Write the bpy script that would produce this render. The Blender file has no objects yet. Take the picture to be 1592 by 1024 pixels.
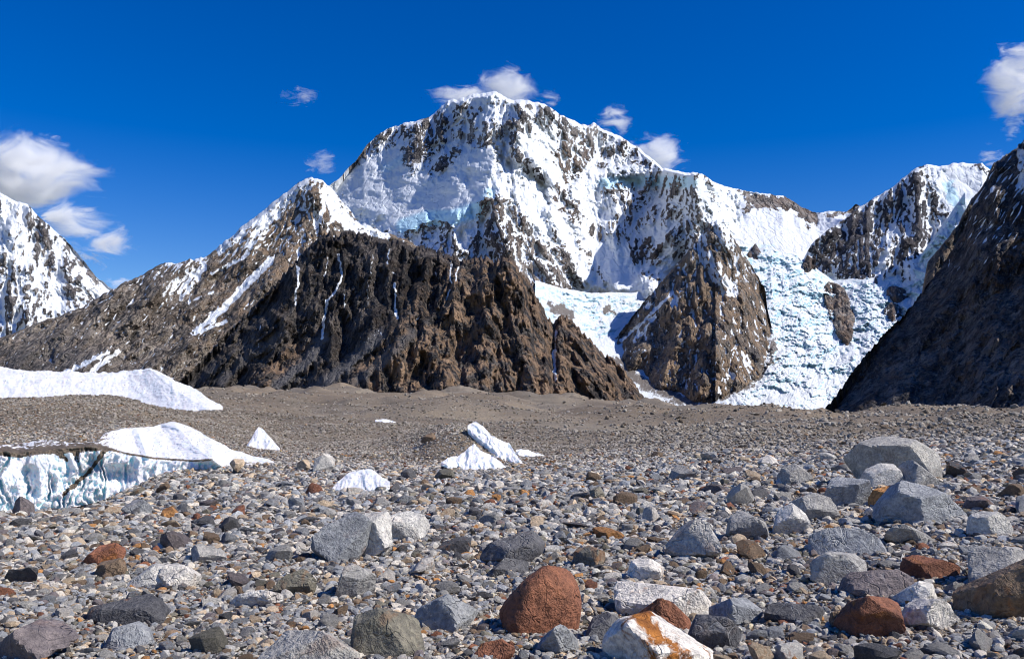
import bpy, math, random, time
import numpy as np
from mathutils import Vector, Matrix, Euler
T0 = time.time()
S = bpy.context.scene
COL = S.collection

# ------------------------------------------------------------------ camera
FPX = 1360.0                      # focal length in photo pixels (photo 1592 x 1024)
HORIZ = 650.0                     # eye level row
PITCH = math.atan((HORIZ - 512.0) / FPX)
EYE = 1.7
cam_d = bpy.data.cameras.new('camera')
cam_d.sensor_width = 36.0
cam_d.lens = FPX / 1592.0 * 36.0
cam_d.clip_start = 0.1
cam_d.clip_end = 60000.0
cam = bpy.data.objects.new('camera', cam_d)
cam.location = (0, 0, EYE)
cam.rotation_euler = (math.pi / 2 + PITCH, 0, 0)
COL.objects.link(cam)
S.camera = cam

# ------------------------------------------------------------------ sky and sun
SUN_EL = math.radians(43.0)
SUN_AZ = math.radians(107.0)       # from the view direction towards the right
W = bpy.data.worlds.new('World')
S.world = W
W.use_nodes = True
nt = W.node_tree
nt.nodes.clear()
sky = nt.nodes.new('ShaderNodeTexSky')
sky.sky_type = 'NISHITA'
sky.sun_disc = False
sky.sun_elevation = SUN_EL
sky.sun_rotation = SUN_AZ
sky.altitude = 4600
sky.air_density = 1.7
sky.dust_density = 0.0
sky.ozone_density = 2.0
hsv = nt.nodes.new('ShaderNodeHueSaturation')
hsv.inputs['Hue'].default_value = 0.522
hsv.inputs['Saturation'].default_value = 1.56
hsv.inputs['Value'].default_value = 0.95
bg = nt.nodes.new('ShaderNodeBackground')
bg.inputs['Strength'].default_value = 0.115
wo = nt.nodes.new('ShaderNodeOutputWorld')
nt.links.new(sky.outputs[0], hsv.inputs['Color'])
nt.links.new(hsv.outputs[0], bg.inputs[0])
nt.links.new(bg.outputs[0], wo.inputs[0])
sun_d = bpy.data.lights.new('sun', 'SUN')
sun_d.energy = 4.7
sun_d.angle = math.radians(0.5)
sun_d.color = (1.0, 0.95, 0.87)
sun = bpy.data.objects.new('sun', sun_d)
LDIR = Vector((math.sin(SUN_AZ) * math.cos(SUN_EL), math.cos(SUN_AZ) * math.cos(SUN_EL), math.sin(SUN_EL)))
sun.rotation_euler = LDIR.to_track_quat('Z', 'Y').to_euler()
sun.location = (60, 0, 60)
COL.objects.link(sun)
S.view_settings.view_transform = 'Standard'
S.view_settings.look = 'None'
S.view_settings.exposure = 0.2
S.view_settings.gamma = 1.0
S.view_settings.use_curve_mapping = False
S.cycles.volume_step_rate = 1.0
S.cycles.volume_max_steps = 64
S.cycles.filter_width = 1.0
S.cycles.max_bounces = 10
S.cycles.diffuse_bounces = 2
S.cycles.volume_bounces = 8
S.cycles.transparent_max_bounces = 8
S.cycles.use_adaptive_sampling = True
S.cycles.adaptive_threshold = 0.02

# ------------------------------------------------------------------ helpers
def ray(px, py):
    """photo pixel -> (dx, dz) per metre of depth along +Y"""
    a = (np.asarray(px, float) - 796.0) / FPX
    b = (512.0 - np.asarray(py, float)) / FPX
    yy = math.cos(PITCH) - b * math.sin(PITCH)
    zz = math.sin(PITCH) + b * math.cos(PITCH)
    return a / yy, zz / yy

def pix(x, y, z):
    """world point -> photo pixel"""
    z = z - EYE
    f = y * math.cos(PITCH) + z * math.sin(PITCH)
    u = -y * math.sin(PITCH) + z * math.cos(PITCH)
    return 796.0 + FPX * x / f, 512.0 - FPX * u / f

def _h(ix, iy, seed):
    n = (ix.astype(np.int64) * 374761393 + iy.astype(np.int64) * 668265263 + seed * 1442695041) & 0xFFFFFFFF
    n = ((n ^ (n >> 13)) * 1274126177) & 0xFFFFFFFF
    n = ((n ^ (n >> 16)) * 2246822519) & 0xFFFFFFFF
    return (n ^ (n >> 15)) & 0xFFFFFFFF

def perlin(x, y, seed=0):
    x = np.asarray(x, float); y = np.asarray(y, float)
    ix = np.floor(x); iy = np.floor(y)
    fx = x - ix; fy = y - iy
    ix = ix.astype(np.int64); iy = iy.astype(np.int64)
    u = fx * fx * fx * (fx * (fx * 6 - 15) + 10)
    v = fy * fy * fy * (fy * (fy * 6 - 15) + 10)
    def g(ox, oy):
        a = _h(ix + ox, iy + oy, seed) * (2 * math.pi / 4294967296.0)
        return np.cos(a) * (fx - ox) + np.sin(a) * (fy - oy)
    n00, n10, n01, n11 = g(0, 0), g(1, 0), g(0, 1), g(1, 1)
    return 1.45 * ((n00 * (1 - u) + n10 * u) * (1 - v) + (n01 * (1 - u) + n11 * u) * v)

def fbm(x, y, oct=4, seed=0, gain=0.5, lac=2.03):
    r = 0; a = 1.0; t = 0
    for i in range(oct):
        r = r + a * perlin(x, y, seed + i * 17); t += a
        a *= gain; x = x * lac + 3.1; y = y * lac + 1.7
    return r / t

def ridged(x, y, oct=4, seed=0, gain=0.5, lac=2.03):
    r = 0; a = 1.0; t = 0; w = 1.0
    for i in range(oct):
        n = 1 - np.abs(perlin(x, y, seed + i * 31)) * 1.6
        r = r + a * n * w; t += a
        w = np.clip(n * 1.3, 0.2, 1)
        a *= gain; x = x * lac + 5.3; y = y * lac + 2.9
    return r / t

def worley(x, y, seed=0):
    ix = np.floor(x).astype(np.int64); iy = np.floor(y).astype(np.int64)
    f1 = np.full(x.shape, 9.0); f2 = np.full(x.shape, 9.0); cid = np.zeros(x.shape)
    for ox in (-1, 0, 1):
        for oy in (-1, 0, 1):
            h = _h(ix + ox, iy + oy, seed)
            px_ = ix + ox + (h & 0xFFFF) / 65536.0
            py_ = iy + oy + ((h >> 16) & 0xFFFF) / 65536.0
            d = np.hypot(px_ - x, py_ - y)
            near = d < f1
            f2 = np.where(near, f1, np.minimum(f2, d))
            cid = np.where(near, (h % 1009) / 1009.0, cid)
            f1 = np.minimum(f1, d)
    return f1, f2, cid

def pldist(U, V, pts):
    """distance in px from every (U,V) to a polyline, and the signed side (+ = right of travel)"""
    best = np.full(U.shape, 1e9)
    for (x0, y0), (x1, y1) in zip(pts[:-1], pts[1:]):
        dx, dy = x1 - x0, y1 - y0
        L2 = dx * dx + dy * dy + 1e-9
        t = np.clip(((U - x0) * dx + (V - y0) * dy) / L2, 0, 1)
        best = np.minimum(best, np.hypot(U - x0 - t * dx, V - y0 - t * dy))
    return best

def tent(U, V, pts, w, h):
    d = pldist(U, V, pts) / w
    return h * np.clip(1 - d, 0, 1)

def blob(U, V, pts, w, s=1.0):
    if len(pts) == 1: pts = [pts[0], (pts[0][0] + .1, pts[0][1])]
    d = pldist(U, V, pts) / w
    return s * np.clip(1.5 - d, 0, 1)

def sstep(a, b, x):
    t = np.clip((x - a) / (b - a), 0, 1)
    return t * t * (3 - 2 * t)

def I(x, pts):
    return np.interp(x, [p[0] for p in pts], [p[1] for p in pts])

def mesh_obj(name, verts, faces, mat=None, smooth=True, attrs=None, parent=None):
    me = bpy.data.meshes.new(name)
    verts = np.asarray(verts, np.float32); faces = np.asarray(faces, np.int32)
    me.vertices.add(len(verts)); me.vertices.foreach_set('co', verts.ravel())
    k = faces.shape[1]
    me.loops.add(faces.size); me.loops.foreach_set('vertex_index', faces.ravel())
    me.polygons.add(len(faces))
    me.polygons.foreach_set('loop_start', np.arange(0, faces.size, k, dtype=np.int32))
    me.polygons.foreach_set('loop_total', np.full(len(faces), k, np.int32))
    me.polygons.foreach_set('use_smooth', np.full(len(faces), smooth, bool))
    me.update(calc_edges=True)
    for an, av in (attrs or {}).items():
        a = me.attributes.new(an, 'FLOAT', 'POINT')
        a.data.foreach_set('value', np.asarray(av, np.float32).ravel())
    o = bpy.data.objects.new(name, me)
    COL.objects.link(o)
    if mat: me.materials.append(mat)
    if parent: o.parent = parent
    return o

def grid_faces(nr, nc):
    i = np.arange(nr - 1)[:, None] * nc + np.arange(nc - 1)[None, :]
    return np.stack([i, i + nc, i + nc + 1, i + 1], -1).reshape(-1, 4)

def prop(o, label=None, cat=None, group=None, kind=None):
    if label: o['label'] = label
    if cat: o['category'] = cat
    if group: o['group'] = group
    if kind: o['kind'] = kind
    return o

# ------------------------------------------------------------------ node helper
class NT:
    def __init__(s, name):
        s.m = bpy.data.materials.new(name); s.m.use_nodes = True
        s.t = s.m.node_tree; s.t.nodes.clear()
    def n(s, typ, **kw):
        nd = s.t.nodes.new(typ)
        ins = kw.pop('ins', {})
        for k, v in kw.items(): setattr(nd, k, v)
        for k, v in ins.items():
            sock = nd.inputs[k]
            if isinstance(v, bpy.types.NodeSocket): s.t.links.new(v, sock)
            else: sock.default_value = v
        return nd
    def math(s, op, a, b=None, clamp=False):
        nd = s.n('ShaderNodeMath', operation=op, use_clamp=clamp, ins={0: a} if b is None else {0: a, 1: b})
        return nd.outputs[0]
    def noise(s, vec, scale, detail=3, rough=.55, dist=0, dim='3D'):
        return s.n('ShaderNodeTexNoise', noise_dimensions=dim, ins={'Vector': vec, 'Scale': scale, 'Detail': detail, 'Roughness': rough, 'Distortion': dist})
    def ramp(s, fac, stops, interp='LINEAR'):
        nd = s.n('ShaderNodeValToRGB', ins={0: fac})
        cr = nd.color_ramp; cr.interpolation = interp
        while len(cr.elements) < len(stops): cr.elements.new(.5)
        for e, (p, c) in zip(cr.elements, stops):
            e.position = p; e.color = (*c, 1) if len(c) == 3 else c
        return nd.outputs[0]
    def mix(s, fac, a, b, blend='MIX'):
        nd = s.n('ShaderNodeMix', data_type='RGBA', blend_type=blend)
        for i, v in ((0, fac), (6, a), (7, b)):
            if isinstance(v, bpy.types.NodeSocket): s.t.links.new(v, nd.inputs[i])
            else: nd.inputs[i].default_value = (*v, 1) if isinstance(v, tuple) and len(v) == 3 else v
        return nd.outputs[2]
    def attr(s, name, typ='GEOMETRY'):
        return s.n('ShaderNodeAttribute', attribute_name=name, attribute_type=typ)
    def rng(s, v, a, b, c=0., d=1., smooth=True):
        nd = s.n('ShaderNodeMapRange', interpolation_type='SMOOTHSTEP' if smooth else 'LINEAR',
                 ins={'Value': v, 'From Min': a, 'From Max': b, 'To Min': c, 'To Max': d})
        return nd.outputs[0]
    def out(s, shader):
        o = s.n('ShaderNodeOutputMaterial'); s.t.links.new(shader, o.inputs[0]); return s.m
# ------------------------------------------------------------------ mountain material
def mountain_mat(name, rock, scale, bump, snowcol=(.75, .78, .82), tan=(.30, .19, .12), edge=.10, icecol=(.50, .74, .86)):
    """rock: three rock colours dark -> light; scale: metres of one unit of rock grain"""
    N = NT(name)
    pos = N.n('ShaderNodeNewGeometry').outputs['Position']
    big = N.noise(pos, 1 / (scale * 9), 4, .6, .4).outputs[0]
    mid = N.noise(pos, 1 / (scale * 2), 5, .65, .3).outputs[0]
    mp = N.n('ShaderNodeMapping', ins={'Vector': pos, 'Scale': (1, .6, .38), 'Rotation': (.25, .18, 0)}).outputs[0]
    streak = N.noise(mp, 1 / scale, 6, .72, .15).outputs[0]
    fine = N.noise(pos, 4 / scale, 3, .7).outputs[0]
    vor = N.n('ShaderNodeTexVoronoi', feature='F1', ins={'Vector': mp, 'Scale': 1.2 / scale, 'Randomness': 1.0})
    c = N.math('ADD', N.math('MULTIPLY', big, .45), N.math('MULTIPLY', streak, .55))
    c = N.math('ADD', c, N.math('MULTIPLY', N.math('SUBTRACT', fine, .5), .6))
    crk = N.n('ShaderNodeTexVoronoi', feature='DISTANCE_TO_EDGE', ins={'Vector': N.n('ShaderNodeVectorMath', operation='MULTIPLY_ADD', ins={0: N.noise(pos, 1 / scale, 3).outputs[1], 1: (scale * .9,) * 3, 2: mp}).outputs[0], 'Scale': .55 / scale}).outputs['Distance']
    crf = N.rng(crk, 0., .09, 1., 0.)
    c = N.math('ADD', .5, N.math('MULTIPLY', N.math('SUBTRACT', c, .5), 1.7))
    c = N.math('SUBTRACT', c, N.math('MULTIPLY', crf, .10))
    rockc = N.ramp(c, [(.38, rock[0]), (.5, rock[1]), (.62, rock[2])])
    tanf = N.math('MULTIPLY', N.rng(mid, .42, .6), N.attr('tan').outputs['Fac'], clamp=True)
    rockc = N.mix(tanf, rockc, tan)
    cellv = N.math('ADD', .6, N.math('MULTIPLY', vor.outputs['Color'], .75))
    rockc = N.mix(1., rockc, cellv, 'MULTIPLY')
    scree = N.attr('scree').outputs['Fac']
    rockc = N.mix(scree, rockc, N.ramp(fine, [(.3, (.13, .125, .13)), (.7, (.21, .20, .20))]))
    sn = N.attr('snow').outputs['Fac']
    br = N.math('ADD', N.math('MULTIPLY', N.math('SUBTRACT', streak, .5), .8), N.math('MULTIPLY', N.math('SUBTRACT', fine, .5), .7))
    s = N.rng(N.math('ADD', sn, br), .5 - edge, .5 + edge)
    ice = N.rng(N.math('ADD', N.attr('ice').outputs['Fac'], N.math('MULTIPLY', N.math('SUBTRACT', fine, .5), .5)), .3, .8)
    sc = N.mix(ice, (*snowcol, 1), (*icecol, 1))
    sc = N.mix(N.math('MULTIPLY', N.rng(mid, .45, .75), .25), sc, (.62, .76, .90, 1))
    col = N.mix(s, rockc, sc)
    h = N.math('ADD', N.math('MULTIPLY', streak, 1.0), N.math('MULTIPLY', fine, .5))
    h = N.math('ADD', h, N.math('MULTIPLY', vor.outputs['Distance'], -.6))
    h = N.math('ADD', h, N.math('MULTIPLY', crf, -.45))
    h = N.math('MULTIPLY', h, N.math('SUBTRACT', 1.0, N.math('MULTIPLY', s, .88)))
    b = N.n('ShaderNodeBump', ins={'Strength': bump, 'Distance': scale * 2.0, 'Height': h})
    rough = N.math('SUBTRACT', .95, N.math('MULTIPLY', s, .3))
    p = N.n('ShaderNodeBsdfPrincipled', ins={'Base Color': col, 'Roughness': rough, 'Specular IOR Level': .2, 'Normal': b.outputs[0]})
    return N.out(p.outputs[0])

def relief_mesh(name, mat, u0, u1, crest, base, rc, rb, relief, paint, step=1.35, jag=1.0, jseed=5, power=1.0,
                back=(.06, .5), foot=0, depth=None, label=None, cat=None, kind='structure'):
    """Terrain face: crest/base polylines [(px,py)], rc/rb depth in m at crest/base [(px,m)],
    relief(U,V,T)-> bulge towards the viewer in px; paint(U,V,T,ctx)-> dict of attributes"""
    nc = int((u1 - u0) / step) + 1
    us = np.linspace(u0, u1, nc)
    ct0 = I(us, crest)
    ct = ct0 - (jag * (ridged(us / 9, us * 0 + 3, 4, jseed, .6) * 5 - 3.2) if jag >= 1 else jag * (fbm(us / 26, us * 0 + 3, 5, jseed, .62) * 9 + .6 * (ridged(us / 11, us * 0 + 8, 3, jseed) - .6)))
    bs = np.maximum(I(us, base), ct + 1.0)
    bs0 = bs.copy(); bs = bs + foot                            # the foot reaches on below the visible contact line
    nr = int(np.percentile(bs - ct, 92) / step) + 2
    t = np.linspace(0, 1, nr)[:, None]                        # 0 crest .. 1 base
    U = np.broadcast_to(us, (nr, nc)).copy()
    V = ct + (bs - ct) * t
    T = np.broadcast_to(t, (nr, nc)).copy()
    Rc = rc(us, ct0) if callable(rc) else I(us, rc)
    Rb = rb(us, bs0) if callable(rb) else I(us, rb)
    T1 = np.clip((V - ct0) / np.maximum(bs0 - ct0, 4), 0, 1)
    R = Rb + (Rc - Rb) * (1 - T1) ** power
    if depth is not None: R = depth(U, V, T1)
    rel = relief(U, V, T)
    fade = sstep(0, .02, T) * .8 + .2
    Y = R - rel * fade * R / FPX
    dx, dz = ray(U, V)
    P = np.stack([dx * Y, Y, EYE + dz * Y], -1)
    # geometric context
    gu = np.gradient(P, axis=1); gv = np.gradient(P, axis=0)
    n = np.cross(gu, -gv); n /= np.linalg.norm(n, axis=-1, keepdims=True) + 1e-9
    n *= np.where(n[..., 1:2] > 0, -1, 1)
    k = 5
    def blur(a, k):
        c = np.cumsum(np.pad(a, ((0, 0), (k + 1, k)), mode='edge'), 1); a = (c[:, 2 * k + 1:] - c[:, :-2 * k - 1]) / (2 * k + 1)
        c = np.cumsum(np.pad(a, ((k + 1, k), (0, 0)), mode='edge'), 0); return (c[2 * k + 1:] - c[:-2 * k - 1]) / (2 * k + 1)
    conc = blur(rel, k) - rel                                  # >0 in gullies
    P2 = blur(rel, 2) - rel
    ctx = {'c2': P2, 'nz': n[..., 2], 'nx': n[..., 0], 'conc': conc, 'P': P, 'rel': rel}
    at = paint(U, V, T, ctx)
    # back side: two rows falling away behind the crest
    c0 = P[0]
    rows = []
    Hh = np.maximum(c0[:, 2] - (EYE - 30), 10)
    for fr, dn in ((back[0], back[0] * .8), (back[1], back[1] * .9), (1.1, 1.0)):
        q = c0.copy(); q[:, 1] += Hh * fr * 1.1; q[:, 0] *= q[:, 1] / c0[:, 1]; q[:, 2] -= Hh * dn
        rows.append(q)
    full = np.concatenate([np.stack(rows[::-1], 0), P], 0)
    nrr = full.shape[0]
    attrs = {}
    for kk in ('snow', 'tan', 'scree', 'ice'):
        a = at.get(kk, 0) + np.zeros_like(U)
        attrs[kk] = np.concatenate([np.repeat(a[:1], 3, 0), a], 0)
    o = mesh_obj(name, full.reshape(-1, 3), grid_faces(nrr, nc)[:, ::-1], mat, True, attrs)
    return prop(o, label, cat, kind=kind)

def fan(U, V, ang, v0):
    """across-slope coordinate: ang = [(px, sideways px per px of drop)]"""
    k = I(U, ang)
    a = U - k * (V - v0)
    k = I(a * .5 + U * .5, ang)
    return U - k * (V - v0)

def spurs(x, y, seed=0):
    """triangular buttresses: each has an apex and a crest running down from it; the highest one wins"""
    ix = np.floor(x).astype(np.int64); iy = np.floor(y).astype(np.int64)
    best = np.full(x.shape, -9.0)
    for ox in (-1, 0, 1):
        for oy in (-2, -1, 0, 1):
            h = _h(ix + ox, iy + oy, seed)
            dx = x - (ix + ox + (h & 0x3FF) / 1024.0); dy = y - (iy + oy + ((h >> 10) & 0x3FF) / 1024.0)
            lean = (((h >> 20) & 0xFF) / 255.0 - .5) * 1.1
            top = ((h >> 24) & 0xFF) / 255.0
            dx = dx - lean * dy
            v = top * .7 - np.abs(dx) * (1.25 + .5 * (lean > 0)) - np.where(dy > 0, dy * .55, -dy * 1.5)
            best = np.maximum(best, v)
    return best

def crags(A, V, seed, ws=((70, 4), (34, 3), (17, 2.4), (8, 1.8), (4, 1.4)), amp=.30, facet=.35, warp=.35):
    """ribs and gullies: A across, V down; ws = (wavelength, stretch)"""
    r = 0
    wx = fbm(A / 40, V / 40, 5, seed + 90, .6) * 17 * warp
    wy = fbm(A / 40 + 9, V / 40, 5, seed + 91, .6) * 17 * warp
    for i, (w, s) in enumerate(ws):
        s = 1 + (s - 1) * .55
        n = 1 - np.abs(perlin((A + wx) / w, (V + wy) / (w * s), seed + i * 7)) * 2.4
        r = r + n * w * amp * .45
        r = r + spurs((A + wx * .8) / w, (V + wy) / (w * (.5 + .5 * s)), seed + 50 + i) * w * facet * 1.5
    for i, (w, a) in enumerate(((30, .22), (14, .24), (7, .26))):           # tilted facets between the joints
        f1, f2, c = worley((A + wx) / w, (V + wy) / (w * 1.25), seed + 70 + i)
        an = c * 40.0
        wr = fbm((A + wx) / (w * 2.2), (V + wy) / (w * 2.2), 2, seed + 80 + i)
        r = r + (np.cos(an) * (1 - f1) + .6 * np.sin(an * 1.7) * wr) * w * a * facet * 1.3 * sstep(0, .22, f2 - f1)
    return r + fbm(A / 4.5, V / 5, 3, seed + 33, .75) * 2.2

def wob(U, V, k=1.0, seed=300):
    """ragged edges for patches of rock and snow"""
    a = fbm(U / 14, V / 14, 4, seed, .65) * 16 * k; b = fbm(U / 14 + 5, V / 14, 4, seed + 1, .65) * 16 * k
    return U + a, V + b

def cragmix(U, V, seed, ks, v0=300, **kw):
    """ribs that follow the fall line: ks = [(px, sideways px per px of drop)], blended across the face"""
    out = np.zeros_like(U)
    for i, (uc, k) in enumerate(ks):
        w = np.ones_like(U)
        if i > 0: w = np.minimum(w, sstep(ks[i - 1][0], uc, U))
        if i < len(ks) - 1: w = np.minimum(w, 1 - sstep(uc, ks[i + 1][0], U))
        m = w > 0
        if not m.any(): continue
        u = U[m]; v = V[m]; L = math.sqrt(1 + k * k)
        A = (u - k * (v - v0)) / L; B = (v + k * u) / L
        out[m] += w[m] * crags(A, B, seed + i * 3, **kw)
    return out

def lay(spec):
    """depth of a glacier surface (before its own relief) at photo position (u, v)"""
    def f(u, v):
        t = np.clip((v - I(u, spec['crest'])) / (690.0 - I(u, spec['crest'])), 0, 1)
        return spec['b'] + (I(u, spec['rc']) - spec['b']) * (1 - t) ** spec['p']
    return f
GJ = dict(crest=[(832, 436), (850, 441), (880, 449), (920, 455), (1005, 454), (1060, 452), (1150, 450)], rc=[(832, 7000), (930, 7300), (1010, 7500), (1150, 7500)], b=4700, p=.8)
GI = dict(crest=[(1100, 365), (1118, 365), (1135, 378), (1160, 380), (1175, 386), (1200, 383), (1215, 392), (1240, 396), (1262, 412), (1295, 436), (1340, 430), (1400, 425), (1418, 418), (1440, 385), (1500, 300)],
          rc=[(1100, 8200), (1262, 8000), (1400, 7800), (1500, 7600)], b=4700, p=.85)
lay_j, lay_i = lay(GJ), lay(GI)
# ------------------------------------------------------------------ mountains
GREY = ((.085, .080, .085), (.21, .195, .19), (.40, .365, .335))
BROWN = ((.085, .075, .068), (.25, .215, .185), (.46, .40, .34))
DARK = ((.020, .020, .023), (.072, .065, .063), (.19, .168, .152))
COLD = ((.045, .048, .058), (.10, .10, .115), (.18, .17, .18))
m_main = mountain_mat('snow_and_grey_rock', GREY, 60, .8)
m_brown = mountain_mat('brown_rock', BROWN, 42, .9, tan=(.38, .275, .19))
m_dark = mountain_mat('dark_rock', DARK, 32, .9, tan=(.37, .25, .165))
m_cold = mountain_mat('cold_rock', COLD, 55, .8)
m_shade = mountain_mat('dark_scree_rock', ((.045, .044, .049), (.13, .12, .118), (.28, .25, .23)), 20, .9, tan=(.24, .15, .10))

def lines(U, V, k, seed, w=4.5, L=34, lo=.22):
    Q = math.sqrt(1 + k * k); A = (U - k * V) / Q; B = (V + k * U) / Q
    A = A + fbm(A / 22, B / 40, 3, seed + 1) * 6
    return sstep(lo, lo + .28, perlin(A / w, B / L, seed) * .7 + perlin(A / (w * .5), B / (L * .5), seed + 2) * .35)

def rocks(U, V, lst, wk=1.0):
    a = np.zeros_like(U)
    U, V = wob(U, V, wk)
    for pts, w, s in lst: a = np.maximum(a, blob(U, V, pts, w, s))
    return a

# ---- K2, far left
def rel_k2(U, V, T):
    A = fan(U, V, ((-60, -1.0), (40, -.2), (60, .3), (180, .8)), 300)
    r = tent(U, V, [(43, 315), (25, 375), (20, 430), (50, 540)], 60, 42)
    r += tent(U, V, [(60, 337), (110, 440), (150, 540)], 40, 16)
    r += tent(U, V, [(100, 400), (112, 455), (120, 500)], 22, 13)
    r += tent(U, V, [(0, 380), (20, 400)], 30, 16)
    return r + cragmix(U, V, 11, ((-60, -.6), (40, -.1), (140, .7)), ws=((44, 3), (22, 2.4), (11, 2), (5, 1.5)), amp=.26, facet=.5)
def pa_k2(U, V, T, c):
    rk = rocks(U, V, [([(55, 345), (80, 400)], 16, .8), ([(60, 370), (75, 410)], 14, .9), ([(95, 365), (110, 395)], 12, .6), ([(108, 440), (114, 465)], 12, .9),
        ([(0, 440), (50, 530)], 40, .55), ([(40, 450), (80, 500)], 28, .5), ([(132, 410), (150, 440)], 6, .8), ([(120, 440), (145, 475)], 8, .6), ([(5, 400), (15, 470)], 12, .7),
        ([(95, 380), (108, 430)], 14, .55)])
    n = fbm(U / 9, V / 13, 4, 71)
    return {'snow': 1.22 + .6 * n - rk * .85 + np.clip(c['conc'] / 5, -1, 1) * .45 + .14 * np.clip(c['c2'] / 1.6, -1.2, 1.2) - (c['nz'] < .25) * .25, 'tan': .1}
relief_mesh('snow_mountain', m_main, -70, 215, [(-70, 300), (-20, 290), (0, 300), (26, 313), (43, 317), (60, 337), (99, 369), (129, 403), (148, 429), (174, 449), (215, 470)],
    [(-70, 560), (215, 560)], [(-70, 12500), (215, 13000)], [(-70, 10500), (215, 10800)], rel_k2, pa_k2, jag=.6,
    label='white pyramid-shaped snow mountain at the far left edge under the clouds')

# ---- Broad Peak massif
def rel_main(U, V, T):
    A = fan(U, V, ((480, -.35), (640, -.35), (760, -.15), (800, 0), (830, .35), (900, .45), (960, .15), (1000, -.35), (1080, -.55), (1120, -.2)), 150)
    r = I(U, ((478, -90), (780, 170), (850, 140), (925, 20), (1085, 190), (1130, 110), (1150, 100)))
    # big buttress from the summit down the middle
    r += tent(U, V, [(815, 165), (792, 225), (770, 290), (775, 330), (800, 390), (835, 450)], 85, 60)
    r += tent(U, V, [(840, 165), (880, 250), (885, 320), (905, 400), (935, 440)], 40, 24)
    r += tent(U, V, [(790, 225), (835, 262), (862, 330), (885, 400)], 26, 22)
    r += tent(U, V, [(922, 190), (905, 240), (900, 300)], 28, 14)
    # left snow face and its serac balcony
    r += tent(U, V, [(775, 300), (720, 325), (665, 345), (625, 362)], 26, 22)
    r += tent(U, V, [(672, 190), (655, 230), (620, 265)], 26, 12)
    r += tent(U, V, [(705, 235), (660, 285)], 16, 6)
    r += tent(U, V, [(735, 260), (705, 305)], 10, 7)
    # right hand spur towards the brown pyramid
    r += tent(U, V, [(1078, 268), (1095, 305), (1115, 345), (1120, 460)], 55, 48)
    r += tent(U, V, [(1080, 272), (1060, 330), (1040, 400), (1000, 440)], 20, 8)
    r += tent(U, V, [(945, 285), (985, 270), (1035, 266), (1075, 272)], 17, 16)
    r += tent(U, V, [(700, 345), (690, 410)], 26, 12)
    # rock character weaker on the smooth snow faces
    sm = rocks(U, V, [([(560, 300), (700, 305)], 40, .95), ([(600, 255), (740, 250)], 20, .7), ([(560, 290), (640, 330)], 42, .95), ([(690, 300), (725, 300)], 24, .8), ([(930, 400), (960, 430)], 34, .85), ([(900, 300), (905, 350)], 14, .6), ([(815, 300), (850, 345)], 14, .6),
                      ([(600, 250), (640, 215)], 12, .7), ([(935, 262), (985, 262)], 10, .8), ([(760, 240), (740, 285)], 14, .8), ([(1090, 290), (1120, 350)], 9, .7), ([(880, 400), (910, 430)], 14, .8)])
    sm = np.clip(sm, 0, .93)
    cr = cragmix(U, V, 21, ((520, -.7), (700, -.35), (790, 0), (850, .45), (950, .1), (1040, -.5), (1100, .3)), ws=((62, 3.5), (30, 2.6), (15, 2.2), (8, 1.7), (4.2, 1.4)), amp=.30, facet=.58)
    return r + cr * (1 - sm) + sm * (fbm(U / 34, V / 16, 4, 5) * 8)
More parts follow.
